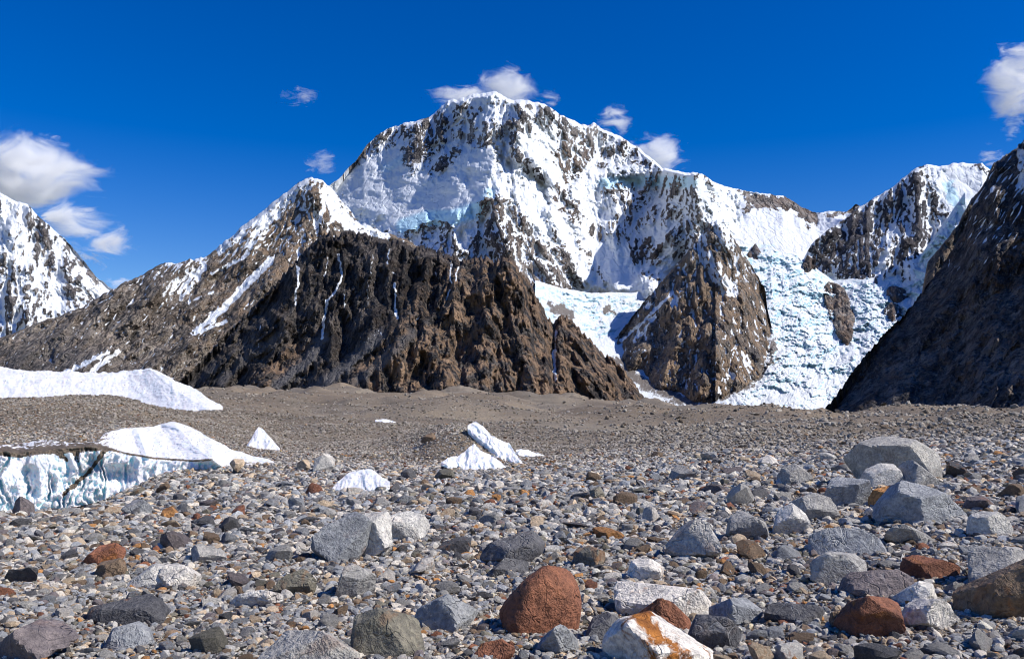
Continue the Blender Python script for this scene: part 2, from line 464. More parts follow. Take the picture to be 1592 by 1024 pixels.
ROCK_MAIN = [([(522, 282), (556, 243), (585, 214), (600, 209)], 11, .95), ([(600, 210), (640, 200), (690, 186)], 15, .85), ([(570, 240), (610, 224), (640, 212)], 7, .6),
    ([(668, 192), (655, 222), (642, 243)], 20, 1.25), ([(690, 195), (668, 210)], 16, .9), ([(652, 245), (642, 272)], 7, .9), ([(672, 240), (656, 268)], 6, .9), ([(708, 238), (668, 272)], 8, 1.1), ([(698, 215), (680, 228)], 8, .7),
    ([(632, 250), (627, 255)], 7, .7), ([(580, 272), (584, 274)], 4, .9), ([(616, 275), (624, 265)], 5, .7), ([(700, 175), (730, 160)], 9, .5), ([(715, 168), (740, 172)], 7, .85), ([(770, 162), (800, 160)], 8, .6), ([(695, 190), (735, 205), (770, 190)], 12, .45),
    ([(735, 180), (728, 190)], 7, .8), ([(720, 212), (750, 220), (780, 205), (800, 195)], 9, .85), ([(745, 228), (765, 222)], 6, .8), ([(730, 265), (722, 276)], 6, .9), ([(712, 285), (702, 300)], 3, .9), ([(545, 285), (528, 310)], 2.4, 1.0), ([(800, 190), (795, 215)], 9, 1.0), ([(805, 175), (820, 190)], 12, .8), ([(825, 165), (850, 172), (875, 185)], 8, .9),
    ([(835, 185), (850, 195)], 9, .7), ([(862, 180), (885, 200), (900, 212)], 9, 1.25), ([(880, 215), (888, 245), (898, 262)], 14, 1.0), ([(868, 240), (880, 262)], 9, .9), ([(885, 270), (878, 300)], 12, .85), ([(870, 300), (890, 335)], 11, .8), ([(895, 320), (905, 345)], 8, .8),
    ([(918, 195), (912, 240)], 13, .8), ([(930, 205), (945, 215)], 8, .7), ([(935, 238), (965, 232), (985, 240)], 9, .95), ([(975, 225), (990, 232)], 7, 1.0), ([(985, 250), (1022, 262)], 6, .95), ([(930, 262), (940, 258)], 5, .8),
    ([(800, 235), (822, 262), (840, 275)], 8, .95), ([(815, 200), (835, 215)], 9, .6), ([(785, 270), (820, 275)], 6, .5), ([(945, 298), (962, 292)], 9, 1.0), ([(970, 300), (1000, 320), (985, 345)], 20, .72), ([(1020, 290), (1070, 300)], 20, .66), ([(1010, 330), (1060, 335), (1085, 345)], 17, .62),
    ([(1000, 378), (990, 398), (1018, 394)], 13, 1.3), ([(925, 352), (932, 372)], 9, 1.0), ([(955, 350), (972, 375)], 12, .75), ([(1045, 370), (1070, 350)], 14, .7), ([(1055, 395), (1095, 360)], 9, .9), ([(902, 384), (922, 402), (938, 432)], 7, 1.2), ([(1000, 425), (1020, 432)], 6, .8),
    ([(880, 385), (893, 415), (906, 450)], 6, .5), ([(765, 318), (745, 380), (735, 410)], 15, .95), ([(772, 325), (775, 400)], 20, .95), ([(790, 325), (815, 400), (850, 455)], 24, 1.0), ([(800, 340), (850, 400), (880, 440)], 15, .95), ([(845, 340), (872, 390), (890, 440)], 10, 1.1),
    ([(660, 358), (690, 350)], 11, .95), ([(690, 375), (710, 395)], 16, 1.0), ([(630, 366), (640, 360)], 7, .7), ([(600, 375), (660, 395), (720, 410)], 16, .75), ([(1083, 275), (1100, 278)], 7, .95), ([(1105, 300), (1118, 330)], 5, .6), ([(1060, 300), (1080, 330)], 12, .6)]
SNOW_MAIN = [([(822, 215), (835, 255)], 9, 1.1), ([(770, 285), (800, 300), (835, 330), (860, 365)], 13, 1.1), ([(800, 262), (790, 290)], 9, .9), ([(1080, 278), (1105, 312), (1118, 345)], 6, 1.4), ([(560, 300), (640, 300)], 36, .8), ([(680, 305), (745, 265)], 15, .8),
    ([(870, 350), (900, 400), (930, 440)], 8, .9), ([(885, 345), (865, 375)], 7, .6), ([(760, 330), (700, 395)], 4, .6), ([(940, 400), (960, 440)], 24, .7)]
def pa_main(U, V, T, c):
    rk = rocks(U, V, ROCK_MAIN); sn = rocks(U, V, SNOW_MAIN)
    n = fbm((U + V * .5) / 6, V / 11, 5, 72, .7)
    lump = np.clip(c['conc'] / 6, -1, 1)
    s = 1.12 + .42 * n - rk * .72 + .55 * lump * (rk + .15) + .2 * np.clip(c['c2'] / 1.6, -1.2, 1.2) * (rk + .05) + sn * .6 + np.clip(c['nz'] - .5, -.4, .4) * .5 - np.clip(-c['nx'], 0, 1) * 0
    ice = np.maximum.reduce([blob(U, V, [(628, 352), (665, 340), (705, 338), (745, 325)], 14, .9), blob(U, V, [(940, 285), (1000, 282), (1075, 284)], 12, .7), blob(U, V, [(600, 262), (640, 240)], 10, .55),
                             blob(U, V, [(920, 290), (955, 288)], 14, .4), blob(U, V, [(740, 335), (760, 300)], 12, .6), blob(U, V, [(530, 335), (560, 345)], 10, .3)])
    tan = blob(U, V, [(1000, 300), (1000, 400)], 70, .35) + blob(U, V, [(790, 340), (840, 440)], 50, .35) + blob(U, V, [(890, 240), (880, 320)], 30, .5)
    return {'snow': s, 'ice': ice, 'tan': tan}
relief_mesh('snow_mountain', m_main, 478, 1150, [(478, 300), (505, 292), (526, 280), (550, 253), (566, 229), (576, 221), (592, 205), (630, 191), (669, 182), (686, 164), (703, 155), (738, 147), (772, 144), (798, 154), (824, 157), (850, 164), (875, 179), (901, 192), (915, 194), (923, 190), (944, 205), (974, 216), (996, 233), (1030, 261), (1055, 266), (1078, 270), (1092, 270), (1114, 285), (1150, 300)],
    [(478, 420), (700, 440), (820, 462), (850, 450), (905, 447), (1000, 452), (1150, 470)], [(478, 9300), (600, 9900), (800, 9600), (1000, 10200), (1080, 9000), (1150, 9300)],
    [(478, 7600), (700, 7400), (850, 8150), (905, 7950), (960, 7900), (1000, 8150), (1060, 8500), (1150, 8500)], rel_main, pa_main, step=1.15, jag=.75, foot=12,
    label='huge snow-covered central mountain with a broad summit ridge and grey rock buttresses')

# ---- back ridge between the massif and the right hand peak
def rel_f(U, V, T):
    return cragmix(U, V, 31, ((1100, .4), (1300, -.2)), ws=((36, 3), (18, 2.2), (8, 1.6), (4, 1.3)), amp=.24, facet=.24) * (.35 + .65 * sstep(.5, .1, T)) + tent(U, V, [(1120, 290), (1125, 345)], 22, 10)
def pa_f(U, V, T, c):
    rk = rocks(U, V, [([(1170, 312), (1230, 316), (1262, 340)], 9, 1.1), ([(1100, 292), (1112, 300)], 9, 1.1), ([(1225, 305), (1250, 325)], 6, .8), ([(1150, 300), (1180, 304)], 4, .8), ([(1285, 335), (1310, 331)], 4, .8), ([(1160, 325), (1190, 320)], 4, .7), ([(1320, 325), (1340, 322)], 6, 1.1)])
    return {'snow': .95 + .75 * fbm(U / 6, V / 7, 4, 73) - rk * .95, 'tan': .35, 'ice': blob(U, V, [(1150, 388), (1200, 385)], 9, .5)}
relief_mesh('snow_ridge', m_main, 1085, 1395, [(1085, 272), (1114, 287), (1140, 293), (1180, 300), (1217, 304), (1245, 321), (1269, 331), (1297, 328), (1316, 328), (1330, 318), (1341, 322), (1395, 330)],
    [(1085, 440), (1395, 440)], [(1085, 10200), (1395, 10400)], [(1085, 8600), (1395, 8600)], rel_f, pa_f, jag=.5,
    label='low white snow ridge on the skyline right of the central mountain')

# ---- right hand snow peak
def rel_g(U, V, T):
    A = fan(U, V, ((1250, -.55), (1380, -.35), (1440, 0), (1550, .1)), 260)
    r = I(U, ((1248, 0), (1430, 110), (1600, 60))) + tent(U, V, [(1430, 260), (1400, 330), (1345, 420)], 50, 22) + tent(U, V, [(1445, 290), (1430, 340), (1395, 420)], 24, 14)
    r -= tent(U, V, [(1412, 310), (1380, 360), (1362, 425)], 12, 9)
    sm = np.clip(rocks(U, V, [([(1470, 280), (1520, 280), (1480, 320)], 28, .9), ([(1450, 400), (1420, 420)], 14, .7)]), 0, .9)
    return r + cragmix(U, V, 41, ((1270, -.5), (1380, -.3), (1460, 0)), ws=((48, 3.2), (24, 2.6), (12, 2), (6, 1.5)), amp=.34, facet=.40) * (1 - sm) + sm * (1 - worley(U / 18, V / 10, 4)[0]) * 5
def pa_g(U, V, T, c):
    rk = rocks(U, V, [([(1425, 275), (1395, 310), (1372, 330)], 16, .9), ([(1410, 300), (1398, 330)], 16, .8), ([(1345, 345), (1300, 380), (1275, 400)], 24, 1.15), ([(1350, 360), (1340, 420)], 18, 1.0), ([(1300, 390), (1320, 425)], 14, 1.0),
        ([(1380, 340), (1360, 380)], 10, .7), ([(1290, 400), (1270, 398)], 12, 1.0), ([(1395, 400), (1405, 385), (1440, 370)], 13, 1.05), ([(1420, 350), (1450, 320)], 18, .7), ([(1440, 295), (1465, 330)], 9, .6), ([(1370, 395), (1355, 430)], 8, .9), ([(1518, 258), (1535, 268)], 7, 1.0)])
    sn = rocks(U, V, [([(1388, 355), (1378, 390), (1365, 428)], 5, 1.2), ([(1470, 265), (1520, 280), (1490, 310)], 22, .8), ([(1430, 262), (1370, 300)], 4, .8)])
    ice = rocks(U, V, [([(1475, 290), (1485, 315)], 12, .7), ([(1490, 340), (1510, 310)], 9, .4)])
    return {'snow': .85 + .5 * fbm(U / 8 + V / 20, V / 9, 5, 74, .7) - rk * .68 + sn * .8 + np.clip(c['conc'] / 5, -.5, 1.) * .5 + .3 * np.clip(c['c2'] / 1.6, -1, 1.2), 'ice': ice, 'tan': .1}
relief_mesh('snow_mountain', m_cold, 1248, 1600, [(1248, 405), (1262, 378), (1300, 348), (1339, 320), (1381, 295), (1410, 272), (1428, 259), (1440, 257), (1458, 258), (1480, 254), (1510, 255), (1527, 252), (1538, 264), (1560, 285), (1600, 320)],
    [(1248, 430), (1300, 440), (1420, 440), (1450, 470), (1600, 520)], [(1248, 8500), (1440, 9600), (1600, 9000)], [(1248, 8250), (1420, 8150), (1600, 7400)], rel_g, pa_g, jag=.6, foot=14,
    label='snow peak with a glaciated top and blue-grey rock wall right of the icefall')

# ---- small glacier basin left of the pyramid
m_ice = None
def ice_mat(name):
    N = NT(name)
    g = N.n('ShaderNodeNewGeometry'); pos = g.outputs['Position']
    nz = N.n('ShaderNodeSeparateXYZ', ins={0: g.outputs['Normal']}).outputs[2]
    big = N.noise(pos, 1 / 160, 4, .6, .5).outputs[0]
    mid = N.noise(pos, 1 / 34, 4, .6, .8).outputs[0]
    fine = N.noise(pos, 1 / 12, 3, .6).outputs[0]
    f = N.math('ADD', N.math('MULTIPLY', N.math('SUBTRACT', nz, .55), 1.6), N.math('MULTIPLY', N.math('SUBTRACT', mid, .5), 2.2))
    f = N.math('ADD', f, N.math('MULTIPLY', N.math('SUBTRACT', big, .5), 1.2))
    c = N.ramp(N.math('ADD', f, .5, ), [(.25, (.36, .56, .66)), (.6, (.63, .74, .79)), (.85, (.76, .80, .83))])
    dirt = N.rng(N.math('ADD', N.attr('tan').outputs['Fac'], N.math('MULTIPLY', N.math('SUBTRACT', fine, .5), 1.0)), .45, .75)
    c = N.mix(dirt, c, (.16, .14, .125, 1))
    h = N.math('ADD', N.math('MULTIPLY', mid, .6), N.math('MULTIPLY', fine, .8))
    b = N.n('ShaderNodeBump', ins={'Strength': .75, 'Distance': 16.0, 'Height': h})
    p = N.n('ShaderNodeBsdfPrincipled', ins={'Base Color': c, 'Roughness': .55, 'Specular IOR Level': .35, 'Normal': b.outputs[0]})
    return N.out(p.outputs[0])
m_ice = ice_mat('glacier_ice')
def serac(U, V, seed, w, sy=.42):
    """jumbled blocks split by crevasses that run across the flow, at every size"""
    wx = fbm(U / 45, V / 35, 5, seed, .65) * 34; wy = fbm(U / 45 + 7, V / 35, 5, seed + 1, .65) * 26
    x, y = U + wx, V + wy
    r = 0
    for i, (k, a) in enumerate(((1.9, .26), (1.0, .24), (.55, .22), (.3, .22))):
        n = 1 - np.abs(perlin(x / (w * k), y / (w * k * sy), seed + 10 + i)) * 2.4
        r = r + n * w * k * a * .55
    f1, f2, c = worley(x / (w * .9), y / (w * .9 * sy), seed + 3)
    m = sstep(-.2, .4, fbm(U / 60, V / 50, 2, seed + 8))
    return r + m * w * (sstep(0, .35, f2 - f1) * .16 + c * .14) + fbm(U / 4, V / 3.4, 3, seed + 9, .7) * 1.6
def rel_j(U, V, T):
    am = np.clip(.25 + rocks(U, V, [([(880, 470), (1000, 480)], 14, 1.0), ([(930, 505), (960, 520)], 16, .7)]), 0, 1)
    return serac(U, V, 51, 13) * am + fbm(U / 30, V / 14, 3, 52) * 4 + tent(U, V, [(860, 480), (880, 500), (905, 500)], 22, 8)
def pa_j(U, V, T, c):
    return {'tan': rocks(U, V, [([(860, 478), (885, 488)], 9, .8), ([(940, 482), (955, 484)], 5, .8), ([(990, 590), (1100, 640)], 10, .75), ([(960, 560), (985, 585)], 10, .8), ([(1110, 622), (1170, 590)], 9, .5)]) + np.clip(.18 * fbm(U / 5, V / 4, 3, 6) + .06, 0, 1)}
relief_mesh('glacier', m_ice, 832, 1150, GJ['crest'], [(832, 690), (1150, 690)], GJ['rc'], [(0, GJ['b'])], rel_j, pa_j, jag=.3, power=GJ['p'],
    label='small broken glacier basin below the central wall left of the brown pyramid')

# ---- the big icefall
def rel_i(U, V, T):
    am = .55 + .45 * sstep(640, 560, V)
    am = am * (1 - .8 * np.clip(rocks(U, V, [([(1250, 415), (1290, 438), (1400, 430)], 9, 1.), ([(1140, 392), (1200, 392), (1240, 405)], 6, .9), ([(1170, 405), (1180, 410)], 8, .5)]), 0, 1))
    r = serac(U, V, 61, 34, .5) * 1.25 * am
    r += (1 - np.abs(perlin(U / 44 + fbm(U / 60, V / 30, 2, 3), V / 9 + U / 90 * np.sin(U / 50), 66)) * 2) * 2.0 * am
    r -= tent(U, V, [(1235, 480), (1250, 500), (1235, 540)], 26, 6)
    r += tent(U, V, [(1290, 430), (1300, 450)], 30, 4)
    return r + fbm(U / 55, V / 30, 2, 63) * 8
def pa_i(U, V, T, c):
    return {'tan': rocks(U, V, [([(1110, 622), (1165, 600), (1200, 560), (1202, 530)], 6, .8), ([(1130, 632), (1290, 640)], 5, .4)])}
relief_mesh('icefall', m_ice, 1112, 1500, GI['crest'], [(1118, 690), (1500, 690)], GI['rc'], [(0, GI['b'])], rel_i, pa_i, step=1.1, jag=.3, power=GI['p'],
    label='steep pale-blue icefall of broken seracs flowing down between the rock pyramid and dark slope')

# ---- rock islands in the icefall
def rel_n(U, V, T):
    return tent(U, V, [(1302, 440), (1312, 475), (1318, 525)], 22, 24) + crags(U, V, 81, ((22, 2.2), (10, 2), (5, 1.5)), .3, .3)
def island(u0, u1, crest, base, d, n=81, bias=-.3):
    def rel(U, V, T):
        uc = (u0 + u1) / 2; w = (u1 - u0) / 2
        return (1 - np.abs(U - uc) / w) * w * .7 + 14 + crags(U, V, n, ((22, 2.2), (10, 2), (5, 1.5)), .28, .3)
    def pa(U, V, T, c):
        return {'snow': bias + .9 * fbm(U / 5, V / 5, 4, n + 3) + .3 * np.clip(c['conc'] / 3, -1, 1), 'tan': .5}
    return rel, pa
ISL = [(1281, 1329, [(1281, 446), (1288, 438), (1300, 440), (1312, 446), (1320, 462), (1329, 466)], [(1281, 455), (1290, 490), (1302, 515), (1318, 529), (1324, 525), (1329, 500)], 6950, -.25, 'tall brown rock island standing in the middle of the icefall'),
       (1162, 1184, [(1162, 394), (1174, 378), (1184, 393)], [(1162, 395), (1184, 396)], 7900, .05, 'tiny dark rock tooth at the top left of the icefall'),
       (1248, 1268, [(1248, 411), (1255, 396), (1268, 404)], [(1248, 413), (1256, 416), (1268, 410)], 7700, .05, 'small black outcrop at the top of the icefall below the blue-grey wall'),
       (1376, 1412, [(1376, 455), (1382, 445), (1392, 443), (1412, 453)], [(1376, 460), (1395, 463), (1412, 462)], 7300, .18, 'low dark rock band in the ice right of the tall rock island'),
       (1374, 1402, [(1374, 482), (1385, 468), (1396, 472), (1402, 480)], [(1374, 486), (1386, 492), (1402, 488)], 7000, .22, 'broken dark rocks in the ice below the low rock band')]
for i, (a, b, cr, bs, d, bi, lb) in enumerate(ISL):
    rel, pa = island(a, b, cr, bs, d, 81 + i * 5, bi)
    relief_mesh('rock_island', m_main if i in (0,) else m_cold, a, b, cr, bs, lay_i, lay_i, rel, pa, step=1.0, jag=.4, back=(.004, .02), foot=9, label=lb)

# ---- brown pyramid
def rel_e(U, V, T):
    A = fan(U, V, ((930, -.95), (1040, -.6), (1110, 0), (1150, .35), (1210, .5)), 345)
    r = tent(U, V, [(1112, 340), (1090, 420), (1080, 490), (1100, 610)], 120, 70)
    r += tent(U, V, [(1130, 360), (1150, 440), (1165, 520), (1180, 580)], 34, 14)
    r += tent(U, V, [(1075, 400), (1030, 480), (985, 560)], 30, 12) + tent(U, V, [(1090, 450), (1120, 520), (1150, 590)], 24, 10)
    return r - 20 + cragmix(U, V, 91, ((960, -.8), (1080, -.25), (1130, .3), (1190, .45)), ws=((46, 3.6), (23, 2.8), (12, 2.2), (6, 1.6)), amp=.30, facet=.42)
def pa_e(U, V, T, c):
    sn = rocks(U, V, [([(1118, 345), (1132, 375)], 12, .75), ([(1100, 395), (1118, 430), (1138, 455)], 9, .8), ([(1045, 455), (1000, 500), (965, 530)], 2.4, 1.0), ([(1020, 490), (985, 530)], 3, .9), ([(1060, 455), (1045, 475)], 6, .7), ([(1095, 365), (1085, 400)], 9, .5), ([(1140, 400), (1150, 420)], 10, .4), ([(1150, 550), (1165, 570)], 6, .6), ([(1125, 590), (1150, 575)], 5, .5), ([(945, 545), (1000, 545)], 4, .4), ([(1012, 470), (1002, 480)], 3, .7)], .3)
    return {'snow': -.02 + .7 * fbm(U / 6, V / 9, 5, 92, .6) + .22 * np.clip(c['c2'] / 1.5, -1, 1.5) + .35 * np.clip(c['conc'] / 4, -.5, 1) + sn + .10 * sstep(470, 370, V) + .3 * lines(U, V, -.75, 142) * sstep(1100, 1060, U) + .55 * lines(U, V, .4, 143, 4) * sstep(1090, 1120, U), 'tan': 1.0 * sstep(360, 480, V) * sstep(960, 1060, U) * 1.1 + .5, 'scree': rocks(U, V, [([(1110, 500), (1170, 545), (1185, 570)], 5, .6)])}
relief_mesh('rock_pyramid', m_brown, 925, 1212, [(925, 548), (960, 522), (1000, 470), (1040, 425), (1085, 372), (1105, 345), (1115, 342), (1130, 352), (1150, 385), (1170, 415), (1190, 450), (1193, 480), (1200, 510), (1204, 530), (1212, 560)],
    [(925, 560), (940, 560), (960, 575), (1000, 590), (1080, 614), (1112, 616), (1150, 600), (1180, 585), (1200, 560), (1212, 562)], [(925, 6600), (1110, 6900), (1212, 6700)], lambda u, v: np.where(u < 1112, lay_j(u, v), lay_i(u, v)), rel_e, pa_e, step=1.2, jag=1.0, foot=26,
    label='pyramid-shaped brown rock peak standing between the two glaciers')

# ---- brown left peak with the long ridge
def rel_c(U, V, T):
    r = tent(U, V, [(483, 276), (470, 340), (430, 420), (330, 560)], 70, 34)
    r += tent(U, V, [(300, 408), (240, 460), (120, 560)], 42, 20) + tent(U, V, [(400, 350), (340, 440), (230, 560)], 34, 16)
    r += tent(U, V, [(480, 285), (500, 320), (520, 360)], 24, 12)
    return r + I(U, ((-90, 0), (483, 130), (690, 60))) + cragmix(U, V, 101, ((300, -1.0), (440, -.8), (490, 0), (540, .5)), ws=((54, 4.5), (27, 3.6), (13, 2.8), (6.5, 2)), amp=.30, facet=.38)
def pa_c(U, V, T, c):
    rib = .35 * np.clip(-c['nx'] - .25, -.5, 1)
    sn = rocks(U, V, [([(480, 274), (455, 292), (420, 318), (380, 352), (345, 385)], 11, .72), ([(450, 300), (410, 345), (385, 385)], 12, .6), ([(495, 278), (520, 283)], 6, .9), ([(505, 300), (540, 345), (590, 365)], 13, .72), ([(470, 300), (500, 345)], 14, .3),
        ([(420, 405), (370, 455), (325, 500)], 5.5, 1.2), ([(395, 430), (345, 480), (305, 515)], 4.5, 1.2), ([(350, 500), (300, 520)], 3, .9), ([(300, 428), (278, 455)], 4, 1.15), ([(305, 432), (282, 465)], 3, 1.0), ([(318, 412), (308, 425)], 6, .9), ([(300, 404), (318, 400)], 4, .9),
        ([(380, 400), (330, 425)], 3, .8), ([(270, 410), (295, 425), (260, 450)], 14, .45), ([(215, 431), (260, 425)], 12, .2), ([(168, 548), (100, 580)], 4, 1.0), ([(185, 545), (142, 578)], 4, 1.1), ([(120, 570), (150, 555)], 4, .5), ([(330, 455), (290, 470)], 2.5, .7), ([(440, 380), (480, 420)], 14, .2),
        ([(455, 350), (470, 380)], 12, .25)], .3)
    scr = rocks(U, V, [([(30, 560), (130, 560), (160, 590)], 22, .5), ([(60, 530), (130, 520)], 14, .3), ([(130, 545), (230, 590)], 12, .35)])
    return {'snow': -.05 + .8 * fbm(U / 7 + V / 9, V / 8, 5, 102, .6) + .22 * np.clip(c['c2'] / 1.5, -1, 1.5) + .25 * np.clip(c['conc'] / 4, -.5, 1) + sn + .25 * sstep(440, 330, V) * sstep(520, 400, V) + .5 * lines(U, V, -.9, 140) * sstep(600, 420, V) * sstep(500, 440, U) + .4 * lines(U, V, .4, 141) * sstep(470, 500, U), 'tan': .75 * sstep(250, 420, U) + .25, 'scree': scr}
relief_mesh('rock_mountain', m_brown, -90, 690, [(-90, 560), (-40, 545), (4, 524), (64, 500), (100, 487), (129, 476), (172, 451), (215, 431), (240, 415), (258, 408), (280, 407), (296, 403), (300, 405), (318, 399), (344, 380), (378, 352), (421, 317), (455, 292), (470, 280), (483, 274), (503, 281), (515, 292), (530, 312), (560, 345), (600, 362), (640, 375), (690, 410)],
    [(-90, 675), (690, 675)], [(-90, 5200), (100, 5600), (300, 6200), (483, 7000), (600, 7100), (690, 7000)], [(-90, 3600), (300, 4300), (690, 4700)], rel_c, pa_c, step=1.25, jag=.9,
    label='long brown rock ridge with snow streaks rising to a pointed peak left of centre')

# ---- dark front mountain
SCR_B = [([(502, 525), (480, 560), (430, 600)], 9, .95), ([(590, 520), (540, 570), (490, 605)], 9, .95), ([(640, 520), (600, 560), (545, 600)], 8, .7), ([(345, 590), (400, 545), (440, 520)], 9, .6), ([(290, 600), (330, 570)], 12, .5)]
def rel_b(U, V, T):
    r = tent(U, V, [(792, 404), (760, 440), (650, 510), (560, 580), (530, 600)], 64, 50)
    r += tent(U, V, [(790, 404), (830, 490), (850, 600)], 46, 22) + tent(U, V, [(700, 480), (690, 600)], 30, 14) + tent(U, V, [(745, 440), (760, 520), (775, 600)], 28, 14)
    r += tent(U, V, [(512, 360), (495, 430), (440, 520), (420, 590)], 40, 20) + tent(U, V, [(600, 380), (595, 470), (570, 520)], 34, 16) + tent(U, V, [(555, 365), (552, 430)], 22, 10)
    r += tent(U, V, [(885, 490), (900, 540), (915, 615)], 26, 20) + tent(U, V, [(960, 560), (990, 620)], 18, 10)
    r += tent(U, V, [(640, 478), (615, 530), (600, 600)], 26, 16)
    r -= tent(U, V, [(862, 500), (860, 560), (862, 620)], 12, 20) + tent(U, V, [(500, 470), (498, 540)], 18, 10)
    return r + I(U, ((270, -60), (640, 190), (780, 225), (850, 190), (1010, 60))) + cragmix(U, V, 113, ((400, -.7), (520, -.25), (680, -.1), (780, .1), (900, .4)), ws=((44, 3.0), (22, 2.4), (11, 2.0), (5.5, 1.5)), amp=.30, facet=.62) * (1 - .85 * np.clip(rocks(U, V, SCR_B, .4), 0, 1))
def pa_b(U, V, T, c):
    sn = rocks(U, V, [([(527, 395), (531, 435), (524, 450), (508, 468), (505, 490), (500, 525)], 2.2, 1.4), ([(463, 413), (463, 440), (458, 475)], 2.2, 1.2), ([(535, 450), (536, 480)], 1.8, 1.0), ([(615, 440), (614, 475), (617, 495)], 2.0, 1.2), ([(605, 385), (602, 410)], 2.0, 1.1), ([(580, 395), (576, 425)], 1.8, .9),
        ([(571, 440), (572, 480)], 1.5, .9), ([(702, 405), (700, 440)], 1.8, 1.1), ([(713, 415), (707, 438)], 2.0, 1.2), ([(700, 450), (692, 466)], 1.8, 1.0), ([(676, 425), (685, 437)], 1.5, .9), ([(510, 400), (505, 430)], 1.6, .9), ([(862, 545), (863, 590)], 2.6, 1.4), ([(866, 515), (862, 540)], 2, 1.1), ([(405, 505), (400, 545)], 1.5, .8), ([(590, 515), (555, 540)], 1.6, .8), ([(610, 425), (620, 430)], 2, .9), ([(595, 510), (590, 530)], 2, .8),
        ([(340, 540), (380, 500), (395, 470)], 1.8, .8), ([(645, 500), (655, 490)], 2, .8)], .3)
    scr = rocks(U, V, SCR_B, .4)
    tan = .12 + 1.25 * sstep(600, 740, U + (V - 480) * .8) + rocks(U, V, [([(440, 570), (465, 555)], 18, 1.1), ([(410, 590), (420, 585)], 14, .9), ([(560, 590), (600, 570)], 22, .8), ([(640, 520), (640, 480)], 12, .8)])  # tan rises to lower right: sunlit flank's warmth painted into the rock colour
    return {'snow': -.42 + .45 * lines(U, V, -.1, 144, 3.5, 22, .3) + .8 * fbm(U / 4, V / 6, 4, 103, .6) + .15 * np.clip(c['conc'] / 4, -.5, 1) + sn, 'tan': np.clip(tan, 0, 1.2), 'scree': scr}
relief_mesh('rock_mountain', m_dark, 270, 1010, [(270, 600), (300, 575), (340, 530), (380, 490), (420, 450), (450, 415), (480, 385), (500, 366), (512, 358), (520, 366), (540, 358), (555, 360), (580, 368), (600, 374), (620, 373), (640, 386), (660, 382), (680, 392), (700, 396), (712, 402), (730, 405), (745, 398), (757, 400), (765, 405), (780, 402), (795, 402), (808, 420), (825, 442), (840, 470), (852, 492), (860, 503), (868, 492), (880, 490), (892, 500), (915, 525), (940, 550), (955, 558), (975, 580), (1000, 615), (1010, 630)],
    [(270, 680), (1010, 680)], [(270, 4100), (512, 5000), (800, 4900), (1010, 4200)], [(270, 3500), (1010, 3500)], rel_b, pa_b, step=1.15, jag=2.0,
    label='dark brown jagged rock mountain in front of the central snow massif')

# ---- brown shoulder and dark slope at the right edge
def rel_l(U, V, T):
    return (U - 1440) * .3 + cragmix(U, V, 121, ((1440, -.5), (1600, -.5)), ws=((30, 3), (15, 2.4), (7, 1.8)), amp=.3, facet=.35) + tent(U, V, [(1530, 275), (1470, 380), (1440, 450)], 22, 16)
def pa_l(U, V, T, c):
    return {'snow': .02 + .95 * fbm(U / 5, V / 6, 5, 122, .6) + .2 * sstep(380, 300, V), 'tan': .8}
relief_mesh('rock_shoulder', m_brown, 1432, 1620, [(1432, 460), (1442, 410), (1470, 372), (1490, 350), (1510, 310), (1530, 285), (1545, 255), (1620, 200)],
    [(1432, 480), (1470, 560), (1620, 600)], [(1432, 4400), (1620, 4600)], [(1432, 4000), (1620, 3600)], rel_l, pa_l, jag=.8,
    label='narrow brown rock shoulder between the snow peak and dark slope')
def rel_a(U, V, T):
    r = -tent(U, V, [(1600, 430), (1520, 520), (1440, 640)], 60, 18) + tent(U, V, [(1560, 330), (1480, 450), (1400, 600)], 50, 16)
    return r + cragmix(U, V, 131, ((1300, -.7), (1500, -.7)), ws=((50, 4), (24, 3), (12, 2.4), (6, 1.7)), amp=.26, facet=.34) + (U - 1440) * .65
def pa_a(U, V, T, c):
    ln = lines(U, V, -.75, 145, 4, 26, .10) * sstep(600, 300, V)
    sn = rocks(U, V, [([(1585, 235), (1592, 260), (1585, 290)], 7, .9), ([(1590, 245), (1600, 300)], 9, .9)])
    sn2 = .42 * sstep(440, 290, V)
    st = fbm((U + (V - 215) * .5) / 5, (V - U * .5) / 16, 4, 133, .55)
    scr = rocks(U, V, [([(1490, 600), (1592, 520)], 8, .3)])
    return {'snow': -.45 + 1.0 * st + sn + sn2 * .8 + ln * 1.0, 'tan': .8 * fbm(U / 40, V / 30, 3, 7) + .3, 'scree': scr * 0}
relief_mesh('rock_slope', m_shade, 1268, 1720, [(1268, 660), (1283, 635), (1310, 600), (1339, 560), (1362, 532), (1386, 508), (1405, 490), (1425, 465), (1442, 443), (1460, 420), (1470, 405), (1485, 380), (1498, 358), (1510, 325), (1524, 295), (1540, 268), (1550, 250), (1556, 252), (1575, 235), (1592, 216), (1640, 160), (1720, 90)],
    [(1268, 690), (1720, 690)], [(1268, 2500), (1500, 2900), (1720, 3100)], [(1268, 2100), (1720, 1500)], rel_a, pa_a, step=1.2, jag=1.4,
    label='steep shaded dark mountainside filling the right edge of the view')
print('mountains', time.time() - T0)
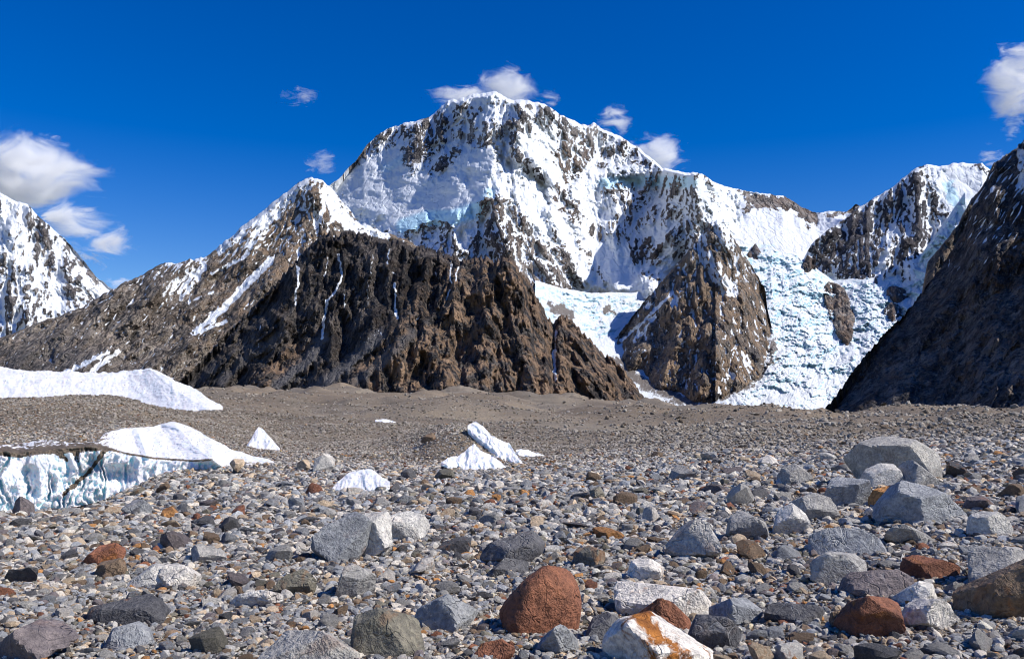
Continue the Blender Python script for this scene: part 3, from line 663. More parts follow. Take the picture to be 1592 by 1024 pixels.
# ------------------------------------------------------------------ ground
def ZP(d, py): return EYE + d * float(ray(796, py)[1])
GT = {
 -150: [(16, 'z', 0), (22, 'z', -.9), (30, 'z', -2.0), (36.5, 'z', -2.1), (38, 'p', 692), (44, 'p', 665), (52, 'p', 632), (58, 'p', 616), (64, 'p', 620), (75, 'p', 655), (110, 'p', 652), (200, 'p', 652), (450, 'p', 645), (900, 'p', 650)],
 0:    [(16, 'z', 0), (22, 'z', -.9), (30, 'z', -2.0), (36.5, 'z', -2.1), (38, 'p', 692), (44, 'p', 665), (52, 'p', 631), (58, 'p', 615), (64, 'p', 618), (75, 'p', 655), (110, 'p', 652), (200, 'p', 652), (450, 'p', 640), (900, 'p', 650)],
 150:  [(16, 'z', 0), (22, 'z', -.6), (30, 'z', -1.6), (36.5, 'z', -1.8), (38, 'p', 688), (44, 'p', 662), (52, 'p', 628), (58, 'p', 613), (64, 'p', 616), (75, 'p', 652), (110, 'p', 650), (200, 'p', 650), (450, 'p', 630), (900, 'p', 645)],
 200:  [(16, 'z', 0), (22, 'z', -.45), (30, 'z', -1.0), (36.5, 'z', -1.3), (38, 'p', 690), (44, 'p', 662), (52, 'p', 632), (58, 'p', 617), (64, 'p', 620), (75, 'p', 650), (110, 'p', 650), (200, 'p', 645), (450, 'p', 625), (900, 'p', 645)],
 270:  [(16, 'z', 0), (22, 'z', -.25), (28, 'z', -.38), (34, 'p', 738), (37, 'p', 712), (44, 'p', 676), (52, 'p', 655), (60, 'p', 639), (70, 'p', 644), (90, 'p', 646), (200, 'p', 630), (450, 'p', 615), (600, 'p', 606), (900, 'p', 640)],
 345:  [(16, 'z', 0), (22, 'z', -.15), (28, 'z', -.25), (34, 'p', 732), (38, 'p', 716), (44, 'p', 698), (52, 'p', 678), (62, 'p', 658), (76, 'p', 640), (100, 'p', 632), (200, 'p', 620), (400, 'p', 607), (600, 'p', 598), (900, 'p', 640)],
 450:  [(16, 'z', 0), (22, 'z', -.1), (28, 'z', -.2), (34, 'p', 728), (42, 'p', 708), (55, 'p', 688), (80, 'p', 664), (120, 'p', 646), (200, 'p', 630), (350, 'p', 612), (600, 'p', 600), (900, 'p', 640)],
 600:  [(16, 'z', 0), (22, 'z', -.05), (30, 'p', 736), (40, 'p', 715), (55, 'p', 692), (80, 'p', 668), (120, 'p', 651), (200, 'p', 634), (350, 'p', 615), (600, 'p', 603), (900, 'p', 640)],
 640:  [(16, 'z', 0), (24, 'p', 752), (32, 'p', 734), (40, 'p', 716), (48, 'p', 698), (54, 'p', 684), (62, 'p', 678), (80, 'p', 669), (120, 'p', 651), (200, 'p', 634), (350, 'p', 615), (600, 'p', 604), (900, 'p', 640)],
 685:  [(16, 'z', 0), (24, 'p', 752), (32, 'p', 735), (38, 'p', 720), (43, 'p', 678), (50, 'p', 664), (60, 'p', 668), (75, 'p', 674), (100, 'p', 662), (120, 'p', 652), (200, 'p', 635), (350, 'p', 616), (600, 'p', 605), (900, 'p', 640)],
 730:  [(16, 'z', 0), (24, 'p', 752), (32, 'p', 736), (37, 'p', 722), (40, 'p', 702), (43, 'p', 668), (50, 'p', 661), (60, 'p', 666), (75, 'p', 672), (100, 'p', 661), (120, 'p', 653), (200, 'p', 635), (350, 'p', 617), (600, 'p', 606), (900, 'p', 640)],
 775:  [(16, 'z', 0), (24, 'p', 752), (32, 'p', 735), (38, 'p', 724), (41, 'p', 708), (46, 'p', 688), (52, 'p', 684), (62, 'p', 682), (80, 'p', 672), (120, 'p', 654), (200, 'p', 636), (350, 'p', 617), (600, 'p', 607), (900, 'p', 640)],
 800:  [(16, 'z', 0), (24, 'p', 752), (32, 'p', 735), (42, 'p', 718), (58, 'p', 693), (80, 'p', 671), (120, 'p', 654), (200, 'p', 636), (350, 'p', 618), (600, 'p', 608), (900, 'p', 640)],
 1000: [(16, 'z', 0), (24, 'p', 748), (36, 'p', 718), (55, 'p', 691), (80, 'p', 673), (120, 'p', 657), (200, 'p', 641), (350, 'p', 625), (500, 'p', 617), (900, 'p', 645)],
 1150: [(12, 'z', 0), (18, 'p', 768), (30, 'p', 724), (50, 'p', 692), (80, 'p', 671), (120, 'p', 657), (200, 'p', 643), (350, 'p', 630), (420, 'p', 627), (900, 'p', 648)],
 1300: [(8, 'z', 0.02), (13, 'z', .12), (18, 'p', 758), (30, 'p', 715), (50, 'p', 686), (80, 'p', 667), (120, 'p', 656), (200, 'p', 648), (260, 'p', 643), (400, 'p', 652), (900, 'p', 655)],
 1450: [(8, 'z', 0.05), (13, 'z', .22), (18, 'p', 750), (30, 'p', 706), (50, 'p', 680), (80, 'p', 661), (120, 'p', 650), (190, 'p', 644), (300, 'p', 652), (900, 'p', 655)],
 1592: [(8, 'z', 0.08), (13, 'z', .3), (18, 'p', 744), (30, 'p', 698), (50, 'p', 671), (80, 'p', 652), (120, 'p', 642), (160, 'p', 638), (260, 'p', 650), (900, 'p', 655)],
 1750: [(8, 'z', 0.1), (13, 'z', .35), (18, 'p', 740), (30, 'p', 692), (50, 'p', 665), (80, 'p', 646), (120, 'p', 636), (160, 'p', 632), (260, 'p', 650), (900, 'p', 655)],
}
LD0, LD1, NLD = math.log(1.2), math.log(14000.0), 420
UC0, UC1, NUC = -600.0, 2200.0, 240
_ld = np.linspace(LD0, LD1, NLD); _uc = np.linspace(UC0, UC1, NUC)
_cols = sorted(GT)
_tab = []
for c in _cols:
    ds = [0.5, 4]; zs = [0.0, 0.0]
    for d, k, v in GT[c]:
        ds.append(d); zs.append(v if k == 'z' else ZP(d, v))
    zl = zs[-1]
    ds += [1300, 2500, 5000, 14000]; zs += [min(zl, -12), -25, -45, -60]
    _tab.append(np.interp(_ld, np.log(ds), zs))
_tab = np.array(_tab)                                     # cols x NLD
G_TAB = np.array([np.interp(_uc, _cols, _tab[:, j]) for j in range(NLD)]).T
def _sm(a, k, ax):
    ker = np.exp(-np.arange(-3 * k, 3 * k + 1) ** 2 / (2. * k * k)); ker /= ker.sum()
    p = [(0, 0), (0, 0)]; p[ax] = (3 * k, 3 * k)
    ap = np.pad(a, p, mode='edge')
    return sum(w * (ap[i:i + a.shape[0]] if ax == 0 else ap[:, i:i + a.shape[1]]) for i, w in enumerate(ker))
G_TAB = _sm(_sm(G_TAB, 1, 0), 1, 1)
def ground(x, y, rough=True):
    x = np.asarray(x, float); y = np.maximum(np.asarray(y, float), 1.3)
    pc = np.clip(796 + x / y * FPX * math.cos(PITCH), UC0 + 1, UC1 - 1)
    a = (pc - UC0) / (UC1 - UC0) * (NUC - 1); b = np.clip((np.log(y) - LD0) / (LD1 - LD0) * (NLD - 1), 0, NLD - 1.001)
    i = np.clip(a.astype(int), 0, NUC - 2); j = b.astype(int); fa = a - i; fb = b - j
    z = (G_TAB[i, j] * (1 - fa) + G_TAB[i + 1, j] * fa) * (1 - fb) + (G_TAB[i, j + 1] * (1 - fa) + G_TAB[i + 1, j + 1] * fa) * fb
    if rough:
        z = z + perlin(x / 2.3, y / 2.3, 201) * .05 + perlin(x / .9, y / .9, 202) * .022
        z = z + perlin(x / 9, y / 9, 203) * .35 * sstep(14, 50, y) + perlin(x / 26, y / 22, 204) * 2.8 * sstep(66, 150, y) * sstep(600, 250, y) + perlin(x / 11, y / 11, 214) * .5 * sstep(45, 80, y) + (.4 - np.abs(perlin(x / 50, y / 38, 215)) * 1.6) * 4.2 * sstep(90, 200, y) * sstep(1200, 500, y)
        z = z + (.35 - np.abs(perlin(x / 90, y / 60, 205)) * 1.5) * 5.0 * sstep(110, 350, y) + fbm(x / 14, y / 14, 3, 206) * .5 * sstep(60, 200, y)
        z = z + (.3 - np.abs(perlin(x / 60 + 3, y / 60, 207)) * 1.5) * 9 * sstep(250, 500, y) * sstep(2500, 900, y)
    return z - .0085 * y * sstep(85, 260, y) * sstep(4000, 1200, y)

N = NT('moraine_gravel')
pos = N.n('ShaderNodeNewGeometry').outputs['Position']
big = N.noise(pos, .09, 5, .6, .4).outputs[0]
huge = N.noise(pos, .012, 4, .6, .4).outputs[0]
mid = N.noise(pos, 1.1, 5, .62).outputs[0]
fine = N.noise(pos, 14, 3, .7).outputs[0]
v1 = N.n('ShaderNodeTexVoronoi', ins={'Vector': pos, 'Scale': 26.0})
v2 = N.n('ShaderNodeTexVoronoi', ins={'Vector': pos, 'Scale': 9.0})
v3 = N.n('ShaderNodeTexVoronoi', ins={'Vector': pos, 'Scale': 2.4})
def vcol(v):
    s = N.n('ShaderNodeSeparateColor', ins={0: v.outputs['Color']})
    return N.ramp(s.outputs[0], [(0, (.07, .062, .06)), (.35, (.14, .125, .105)), (.6, (.20, .185, .17)), (.78, (.29, .265, .235)), (.9, (.30, .20, .12)), (1, (.46, .44, .41))])
soil = N.ramp(N.math('ADD', N.math('MULTIPLY', big, .5), N.math('MULTIPLY', mid, .5)), [(.35, (.19, .130, .068)), (.5, (.30, .212, .118)), (.68, (.40, .30, .185))])
soil = N.mix(N.rng(huge, .42, .62), soil, (.33, .27, .185, 1))
soil = N.mix(N.rng(big, .6, .72), soil, (.24, .155, .085, 1))
band = N.noise(N.n('ShaderNodeMapping', ins={'Vector': pos, 'Scale': (.02, .05, .2)}).outputs[0], 1.0, 5, .62, .8).outputs[0]
soil = N.mix(1., soil, N.ramp(band, [(.36, (.55, .53, .50)), (.5, (1., 1., 1.)), (.64, (1.3, 1.27, 1.2))]), 'MULTIPLY')
c = N.mix(.45, soil, vcol(v1))
c = N.mix(N.rng(fine, .45, .6, 0, .6), c, vcol(v2))
c = N.mix(N.rng(mid, .5, .6, 0, .5), c, vcol(v3))
h = N.math('ADD', N.math('MULTIPLY', v1.outputs['Distance'], -.035), N.math('MULTIPLY', v2.outputs['Distance'], -.08))
h = N.math('ADD', h, N.math('MULTIPLY', v3.outputs['Distance'], -.12))
h = N.math('ADD', h, N.math('MULTIPLY', fine, .02))
b = N.n('ShaderNodeBump', ins={'Strength': 1.0, 'Distance': 1.0, 'Height': h})
p = N.n('ShaderNodeBsdfPrincipled', ins={'Base Color': c, 'Roughness': .95, 'Specular IOR Level': .15, 'Normal': b.outputs[0]})
m_ground = N.out(p.outputs[0])

us = np.concatenate([np.linspace(-560, -60, 40)[:-1], np.linspace(-60, 1652, 480), np.linspace(1652, 2150, 40)[1:]])
tx = (us - 796) / (FPX * math.cos(PITCH))
ys = np.concatenate([np.exp(np.linspace(math.log(1.3), math.log(24), 120))[:-1], np.exp(np.linspace(math.log(24), math.log(900), 270))[:-1], np.exp(np.linspace(math.log(900), math.log(13500), 30))])
X = tx[None, :] * ys[:, None]; Y = np.repeat(ys[:, None], len(us), 1)
Z = ground(X, Y)
o = mesh_obj('ground', np.stack([X, Y, Z], -1).reshape(-1, 3), grid_faces(len(ys), len(us))[:, ::-1], m_ground)
prop(o, kind='structure')
def hit(px, py, dmax=900):
    """depth where the sight line through (px,py) meets the ground"""
    dx, dz = ray(px, py)
    d = np.exp(np.linspace(math.log(3), math.log(dmax), 1500))
    g = ground(dx * d, d) - (EYE + dz * d)
    k = np.argmax(g > 0) if (g > 0).any() else len(d) - 1
    return float(d[k])
print('ground', time.time() - T0)
# ------------------------------------------------------------------ ice and snow on the moraine
def near_ice(name, sc):
    N = NT(name)
    g = N.n('ShaderNodeNewGeometry'); pos = g.outputs['Position']
    mid = N.noise(pos, 1 / (sc * 14), 4, .6, .5).outputs[0]
    fine = N.noise(pos, 1 / (sc * 2.5), 4, .65).outputs[0]
    spk = N.n('ShaderNodeTexVoronoi', ins={'Vector': pos, 'Scale': 1 / (sc * 5)})
    blue = N.rng(N.math('ADD', N.attr('ice').outputs['Fac'], N.math('MULTIPLY', N.math('SUBTRACT', mid, .5), 1.3)), .25, 1.1)
    c = N.mix(blue, N.ramp(mid, [(.3, (.66, .66, .68)), (.6, (.80, .80, .82))]), (.66, .87, .90, 1))
    d = N.math('ADD', N.attr('tan').outputs['Fac'], N.math('MULTIPLY', N.math('SUBTRACT', fine, .5), 1.6))
    dirt = N.rng(d, .42, .62)
    dc = N.ramp(N.math('ADD', N.math('MULTIPLY', fine, .6), N.math('MULTIPLY', mid, .4)), [(.35, (.05, .04, .034)), (.6, (.16, .125, .09))])
    c = N.mix(dirt, c, dc)
    h = N.math('ADD', N.math('MULTIPLY', mid, 1.5), N.math('MULTIPLY', fine, .5))
    b = N.n('ShaderNodeBump', ins={'Strength': .4, 'Distance': sc * 3, 'Height': h})
    p = N.n('ShaderNodeBsdfPrincipled', ins={'Base Color': c, 'Roughness': N.math('SUBTRACT', .75, N.math('MULTIPLY', blue, .2)), 'Specular IOR Level': .12, 'Subsurface Weight': .45, 'Subsurface Scale': sc * 12, 'Subsurface Radius': (.6, .9, 1.), 'Normal': b.outputs[0]})
    return N.out(p.outputs[0])
m_nice = near_ice('old_snow_and_ice', .035)

EDGE = [(-60, 700), (0, 701), (30, 704), (60, 699), (100, 697), (140, 694), (165, 697), (200, 705), (240, 712), (300, 716), (330, 714), (350, 728), (380, 734), (445, 736)]
def dep_cliff(U, V, T1):
    e = I(U, EDGE); d0 = I(U, ((-60, 31.6), (60, 32.6), (170, 33.6), (260, 34.0), (340, 33.6), (445, 33.6)))
    up = np.clip(e - V, 0, 99); dn = np.clip(V - e, 0, 120)
    return d0 + .45 + up * .15 - dn * .006 * sstep(360, 320, U)
def rel_cliff(U, V, T):
    e = I(U, EDGE); f = sstep(-2, 8, V - e) * sstep(360, 310, U)
    wx = fbm(U / 30, V / 40, 4, 501) * 40
    fl = (1 - np.abs(perlin((U + wx) / 17, V / 130, 502)) * 2.2) * 9 + (1 - np.abs(perlin((U + wx) / 8, V / 60, 503)) * 2) * 1.8 + fbm(U / 9, V / 9, 3, 504) * 1.4
    r = fl * f
    for (pts, w, h) in (([(172, 738), (190, 738)], 15, 24), ([(148, 722), (120, 752)], 12, 18), ([(46, 735), (48, 765)], 12, 14), ([(205, 740), (208, 720)], 7, 8), ([(18, 765), (14, 790)], 8, 7), ([(75, 770), (80, 745)], 8, 8), ([(100, 735), (104, 715)], 9, 6)):
        r = r - np.clip(1.25 - pldist(U, V, pts) / w, 0, 1) ** .7 * h * f
    r = r + tent(U, V, [(162, 702), (135, 735), (105, 768)], 9, 9) * f
    up = 1 - sstep(-2, 8, V - e)
    return r + fbm(U / 22, V / 9, 4, 505) * 16 * up + tent(U, V, [(270, 656), (300, 690), (330, 716)], 22, 30) * up + tent(U, V, [(215, 672), (228, 706)], 10, 22) * up
def pa_cliff(U, V, T, c):
    wU, wV = wob(U, V, .35)
    e = I(wU, EDGE); face = sstep(0, 6, V - e) * sstep(360, 320, U)
    band = np.exp(-((V - e - 2) / 6.) ** 2) * sstep(190, 130, U) * 1.1 + np.exp(-((V - e) / 2.) ** 2) * sstep(340, 325, U) * .9
    t = band + blob(wU, wV, [(164, 700), (138, 733), (100, 768)], 3.2, 1.0) + blob(wU, wV, [(88, 700), (104, 715)], 4, .9) + blob(wU, wV, [(115, 700), (120, 715)], 5, .6)
    spk = fbm(U / 2.2, V / 1.6, 2, 512)
    up = (1 - face) * sstep(.36, .6, spk) * 1.3
    left = (V < e) * sstep(195, 150, U) * (.5 + .9 * fbm(U / 9, V / 3, 3, 513))
    hol = np.clip(c['conc'] / 3, -.6, 1)
    ice = face * (.42 + .5 * hol + .25 * fbm(U / 12, V / 30, 3, 514)) * sstep(340, 180, U * .8 + 40)
    ice = np.maximum(ice, face * (.30 + .3 * hol))
    return {'tan': t + up * .9 + left + face * sstep(.45, .65, spk) * .5, 'ice': ice}
o = relief_mesh('ice_cliff', m_nice, -58, 446, [(-60, 694), (0, 692), (40, 688), (60, 684), (85, 684), (110, 688), (150, 686), (165, 672), (180, 668), (200, 666), (240, 662), (262, 656), (272, 654), (290, 661), (320, 676), (360, 698), (390, 708), (415, 712), (446, 729)],
    [(-60, 800), (0, 800), (60, 792), (100, 780), (150, 768), (200, 757), (260, 748), (340, 745), (400, 739), (446, 734)], [(0, 36)], [(0, 35)], rel_cliff, pa_cliff, step=.95, jag=.5, back=(.02, .1), foot=12, depth=dep_cliff, kind='thing',
    label='long fluted blue-white ice cliff with dirty rim and snow slope at the left', cat='ice cliff')

def heap(name, label, cat, crest, base, dcrest=1.7, d=None, flute=1.0, dirt=0., kind='thing', mat=None, group=None, step=.9, foot=5, extra=None, seed=0, jag=.5, bulge=8):
    u0, u1 = crest[0][0], crest[-1][0]
    if d is None:
        ub = [b for b in base if u0 < b[0] < u1] or [((u0 + u1) / 2, (base[0][1] + base[-1][1]) / 2)]
        db = [(b[0], hit(b[0], b[1])) for b in ub]
    else: db = d if isinstance(d, list) else [(0, d)]
    def rc(us, ct0):
        b = I(us, db); return b * (1 + (I(us, base) - ct0) / FPX * dcrest)
    def rb(us, bs): return I(us, db)
    def rel(U, V, T):
        w = 9
        wx = fbm(U / 25, V / 25, 3, seed + 601) * 14
        r = flute * ((1 - np.abs(perlin((U + wx) / 14, V / 40, seed + 602)) * 2) * 4.5 + (1 - np.abs(perlin((U + wx) / 6, V / 20, seed + 603)) * 2) * 1.8)
        return r * sstep(0, .25, T) + bulge * np.sqrt(np.clip(1 - ((U - (u0 + u1) / 2) / ((u1 - u0) / 2)) ** 2, 0, 1)) * T + fbm(U / 20, V / 12, 5, seed + 604, .6) * 9 + (extra(U, V) if extra else 0)
    def pa(U, V, T, c):
        return {'tan': dirt + sstep(.42, .62, fbm(U / 2.5, V / 1.8, 2, seed + 605)) * .9 + .35 * sstep(.9, 1.0, T), 'ice': .12 + .15 * fbm(U / 15, V / 15, 2, 5)}
    return relief_mesh(name, mat or m_nice, u0, u1, crest, base, rc, rb, rel, pa, step=step, jag=jag, back=(.15, .8), foot=foot, label=label, cat=cat, kind=kind)
m_farsnow = near_ice('snow_bank_surface', .1)
heap('snow_hill', 'long white snow bank with a grey ridge top behind the left debris mound', 'snow bank', [(-60, 566), (0, 570), (50, 577), (100, 576), (150, 579), (200, 578), (218, 574), (235, 572), (262, 585), (300, 603), (346, 631)],
     [(-60, 655), (200, 655), (268, 641), (346, 634)], 4.0, 84, .35, .02, mat=m_farsnow, step=1.2, foot=8, seed=3, kind='thing', jag=.8,
     extra=lambda U, V: tent(U, V, [(-60, 588), (60, 590), (150, 588), (215, 577)], 7, 9) + tent(U, V, [(235, 573), (270, 605), (320, 634)], 30, 22))
heap('snow_patch', 'small leaning white triangle of snow above the end of the ice cliff', 'snow patch', [(380, 697), (390, 683), (397, 669), (402, 663), (410, 667), (420, 680), (435, 696)], [(380, 698), (435, 698)], 2, seed=11)
heap('snow_patch', 'rounded white snow patch among stones in the centre-left middle ground', 'snow patch', [(510, 766), (525, 749), (545, 733), (562, 728), (578, 729), (590, 738), (606, 748)], [(510, 768), (560, 764), (606, 756)], 2, seed=21)
heap('ice_pinnacle', 'front white ice fin with a pointed left-leaning crest in the middle ground', 'ice fin', [(686, 717), (700, 711), (715, 706), (728, 696), (738, 690), (748, 701), (770, 711), (794, 731)], [(686, 719), (720, 731), (794, 733)], 1.4, seed=31, bulge=16, flute=1.2)
heap('ice_pinnacle', 'rear white ice fin running uphill behind the pointed front fin', 'ice fin', [(727, 661), (740, 655), (752, 664), (765, 679), (785, 686), (792, 687), (803, 706), (817, 726)], [(727, 664), (745, 682), (770, 700), (790, 726), (817, 729)], 1.2, d=[(727, 42.5), (817, 39.5)], foot=9, seed=41, bulge=12, flute=1.1)
heap('snow_patch', 'thin broken strip of dirty snow trailing right from the ice fins', 'snow patch', [(802, 698), (820, 699), (840, 706), (860, 714)], [(802, 701), (825, 711), (860, 719)], 2.5, dirt=.3, seed=51)
heap('snow_patch', 'tiny white snow sliver on the hillside above the ice fins', 'snow patch', [(583, 653), (595, 650), (618, 657)], [(583, 655), (618, 659)], 2.5, seed=61)
heap('snow_patch', 'low dirty snow apron lying along the foot of the ice cliff', 'snow patch', [(55, 785), (90, 776), (130, 766), (165, 758), (200, 748), (240, 741)], [(55, 796), (120, 781), (200, 759), (240, 747)], 3.0, dirt=.12, seed=71, flute=.4)
m_mound = m_ground
for i, (cr, d, lb) in enumerate([([(486, 606), (510, 599), (530, 594), (548, 599), (580, 607)], 900, 'pale grey gravel mound on the skyline below the dark mountain'), ([(680, 608), (700, 601), (715, 598), (735, 603), (760, 610)], 1000, 'low grey gravel mound on the skyline at the centre'),
                                 ([(860, 616), (880, 610), (892, 610), (915, 617)], 1000, 'small grey gravel mound left of the snow heap')]):
    def rel(U, V, T): return fbm(U / 12, V / 8, 3, i + 700) * 4
    relief_mesh('gravel_mound', m_mound, cr[0][0], cr[-1][0], cr, [(cr[0][0], 625), (cr[-1][0], 625)], [(0, d + 60)], [(0, d)], rel, lambda U, V, T, c: {}, step=1.2, jag=.3, label=lb)
print('ice', time.time() - T0)
# ------------------------------------------------------------------ stone material
def stone_mat(name, typ):
    """tint comes from the stone itself; typ = attribute type of the tint"""
    N = NT(name)
    oi = N.n('ShaderNodeObjectInfo')
    tc = N.n('ShaderNodeTexCoord').outputs['Object']
    off = N.n('ShaderNodeVectorMath', operation='MULTIPLY_ADD', ins={0: oi.outputs['Random'], 1: (37., 53., 71.), 2: tc}).outputs[0]
    tint = N.attr('tint', typ).outputs['Color']
    big = N.noise(off, 1.6, 4, .6, .5).outputs[0]
    mid = N.noise(off, 6, 5, .68, .3).outputs[0]
    fine = N.noise(off, 26, 3, .7).outputs[0]
    c = N.mix(1., tint, N.ramp(N.math('ADD', N.math('MULTIPLY', mid, .6), N.math('MULTIPLY', big, .4)), [(.32, (.50, .50, .52)), (.5, (.95, .95, .95)), (.66, (1.5, 1.46, 1.40))]), 'MULTIPLY')
    c = N.mix(1., c, N.ramp(fine, [(.3, (.62, .62, .64)), (.5, (1., 1., 1.)), (.7, (1.35, 1.35, 1.3))]), 'MULTIPLY')
    vein = N.noise(off, 2.2, 2, .5, 1.5).outputs[0]
    vf = N.rng(N.math('ABSOLUTE', N.math('SUBTRACT', vein, .5)), .0, .012, .55, 0.)
    c = N.mix(N.math('MULTIPLY', vf, N.attr('veins', typ).outputs['Fac'], clamp=True), c, (.55, .55, .54, 1))
    rust = N.math('MULTIPLY', N.rng(N.noise(off, 2.6, 5, .65, .6).outputs[0], .54, .64), N.attr('rust', typ).outputs['Fac'], clamp=True)
    c = N.mix(rust, c, N.ramp(mid, [(.35, (.14, .045, .012)), (.65, (.50, .19, .035))]))
    h = N.math('ADD', N.math('MULTIPLY', mid, 1.0), N.math('MULTIPLY', fine, .35))
    crk = N.n('ShaderNodeTexVoronoi', feature='DISTANCE_TO_EDGE', ins={'Vector': N.n('ShaderNodeVectorMath', operation='MULTIPLY_ADD', ins={0: N.noise(off, 3, 3).outputs[1], 1: (.5, .5, .5), 2: off}).outputs[0], 'Scale': 2.6}).outputs['Distance']
    if typ == 'OBJECT': h = N.math('ADD', h, N.math('MULTIPLY', N.rng(crk, 0., .03, -.45, 0.), N.rng(big, .5, .62)))
    h = N.math('ADD', h, N.math('MULTIPLY', vf, -.25))
    b = N.n('ShaderNodeBump', ins={'Strength': .85 if typ == 'OBJECT' else .5, 'Distance': .07, 'Height': h})
    p = N.n('ShaderNodeBsdfPrincipled', ins={'Base Color': c, 'Roughness': .82, 'Specular IOR Level': .3, 'Normal': b.outputs[0]})
    return N.out(p.outputs[0])
m_rock = stone_mat('boulder_rock', 'OBJECT')
m_stone = stone_mat('loose_stone', 'INSTANCER')

def icosphere(n):
    import bmesh
    bm = bmesh.new(); bmesh.ops.create_icosphere(bm, subdivisions=n, radius=1)
    v = np.array([x.co[:] for x in bm.verts]); f = np.array([[y.index for y in x.verts] for x in bm.faces]); bm.free()
    v /= np.linalg.norm(v, axis=1, keepdims=True)
    return v, f
ICO = {n: icosphere(n) for n in (2, 3, 4, 5)}
def star(dirs, normals, offs, p=22):
    q = np.clip(dirs @ normals.T / offs, 0, None)
    return (q ** p).sum(1) ** (-1.0 / p)
def noise3(v, f, seed):
    return (perlin(v[:, 0] * f + 3.1 * v[:, 2] * f * .31, v[:, 1] * f, seed) + perlin(v[:, 1] * f + 7.7, v[:, 2] * f, seed + 1) + perlin(v[:, 2] * f - 4.2, v[:, 0] * f, seed + 2)) / 2.2
def rand_rock(rs, lvl, round_=0., nplanes=None, flat=None):
    d, f = ICO[lvl]
    n = nplanes or rs.randint(6, 10)
    N_ = rs.normal(size=(n, 3)); N_ /= np.linalg.norm(N_, axis=1, keepdims=True)
    offs = rs.uniform(.42, .95, n)
    ax = np.concatenate([np.eye(3), -np.eye(3)]); N_ = np.concatenate([N_, ax]); offs = np.concatenate([offs, rs.uniform(.95, 1.15, 6)])
    r = star(d, N_, offs, 70 if round_ < .2 else 12)
    if round_ < .2:
        cd = d[rs.choice(len(d), 3, p=(r ** 6) / (r ** 6).sum())]
        r = np.minimum(r, star(d, cd, ((d * r[:, None]) @ cd.T).max(0) * rs.uniform(.85, .97, 3), 90))
    v = d * r[:, None]
    v = v * (1 + .05 * noise3(v, 2.2, rs.randint(999)) + .03 * noise3(v, 5, rs.randint(999)))[:, None]
    v = v * np.array([1, rs.uniform(.65, .95), flat or rs.uniform(.42, .8)])
    return v / np.abs(v[:, 0]).max(), f

TINTS = {
 'grey': ((0.334, 0.327, 0.315), .30), 'blue-grey': ((0.270, 0.284, 0.305), .19), 'pale grey': ((0.554, 0.540, 0.511), .15), 'brown': ((0.196, 0.140, 0.095), .10),
 'tan': ((0.511, 0.405, 0.291), .11), 'dark grey': ((0.106, 0.106, 0.114), .11), 'orange': ((0.448, 0.224, 0.084), .018), 'rusty red': ((0.224, 0.095, 0.056), .018),
 'whitish': ((0.660, 0.624, 0.576), .09), 'purple-grey': ((.165, .142, .145), .035), 'olive grey': ((.165, .155, .125), .05)}
TN = list(TINTS); TP = np.array([TINTS[k][1] for k in TN]); TP /= TP.sum(); 
TINTS = {k: (tuple(c * m for c, m in zip(v[0], (1.03, 1.0, .955))), v[1]) for k, v in TINTS.items()}
TC = np.array([TINTS[k][0] for k in TN])

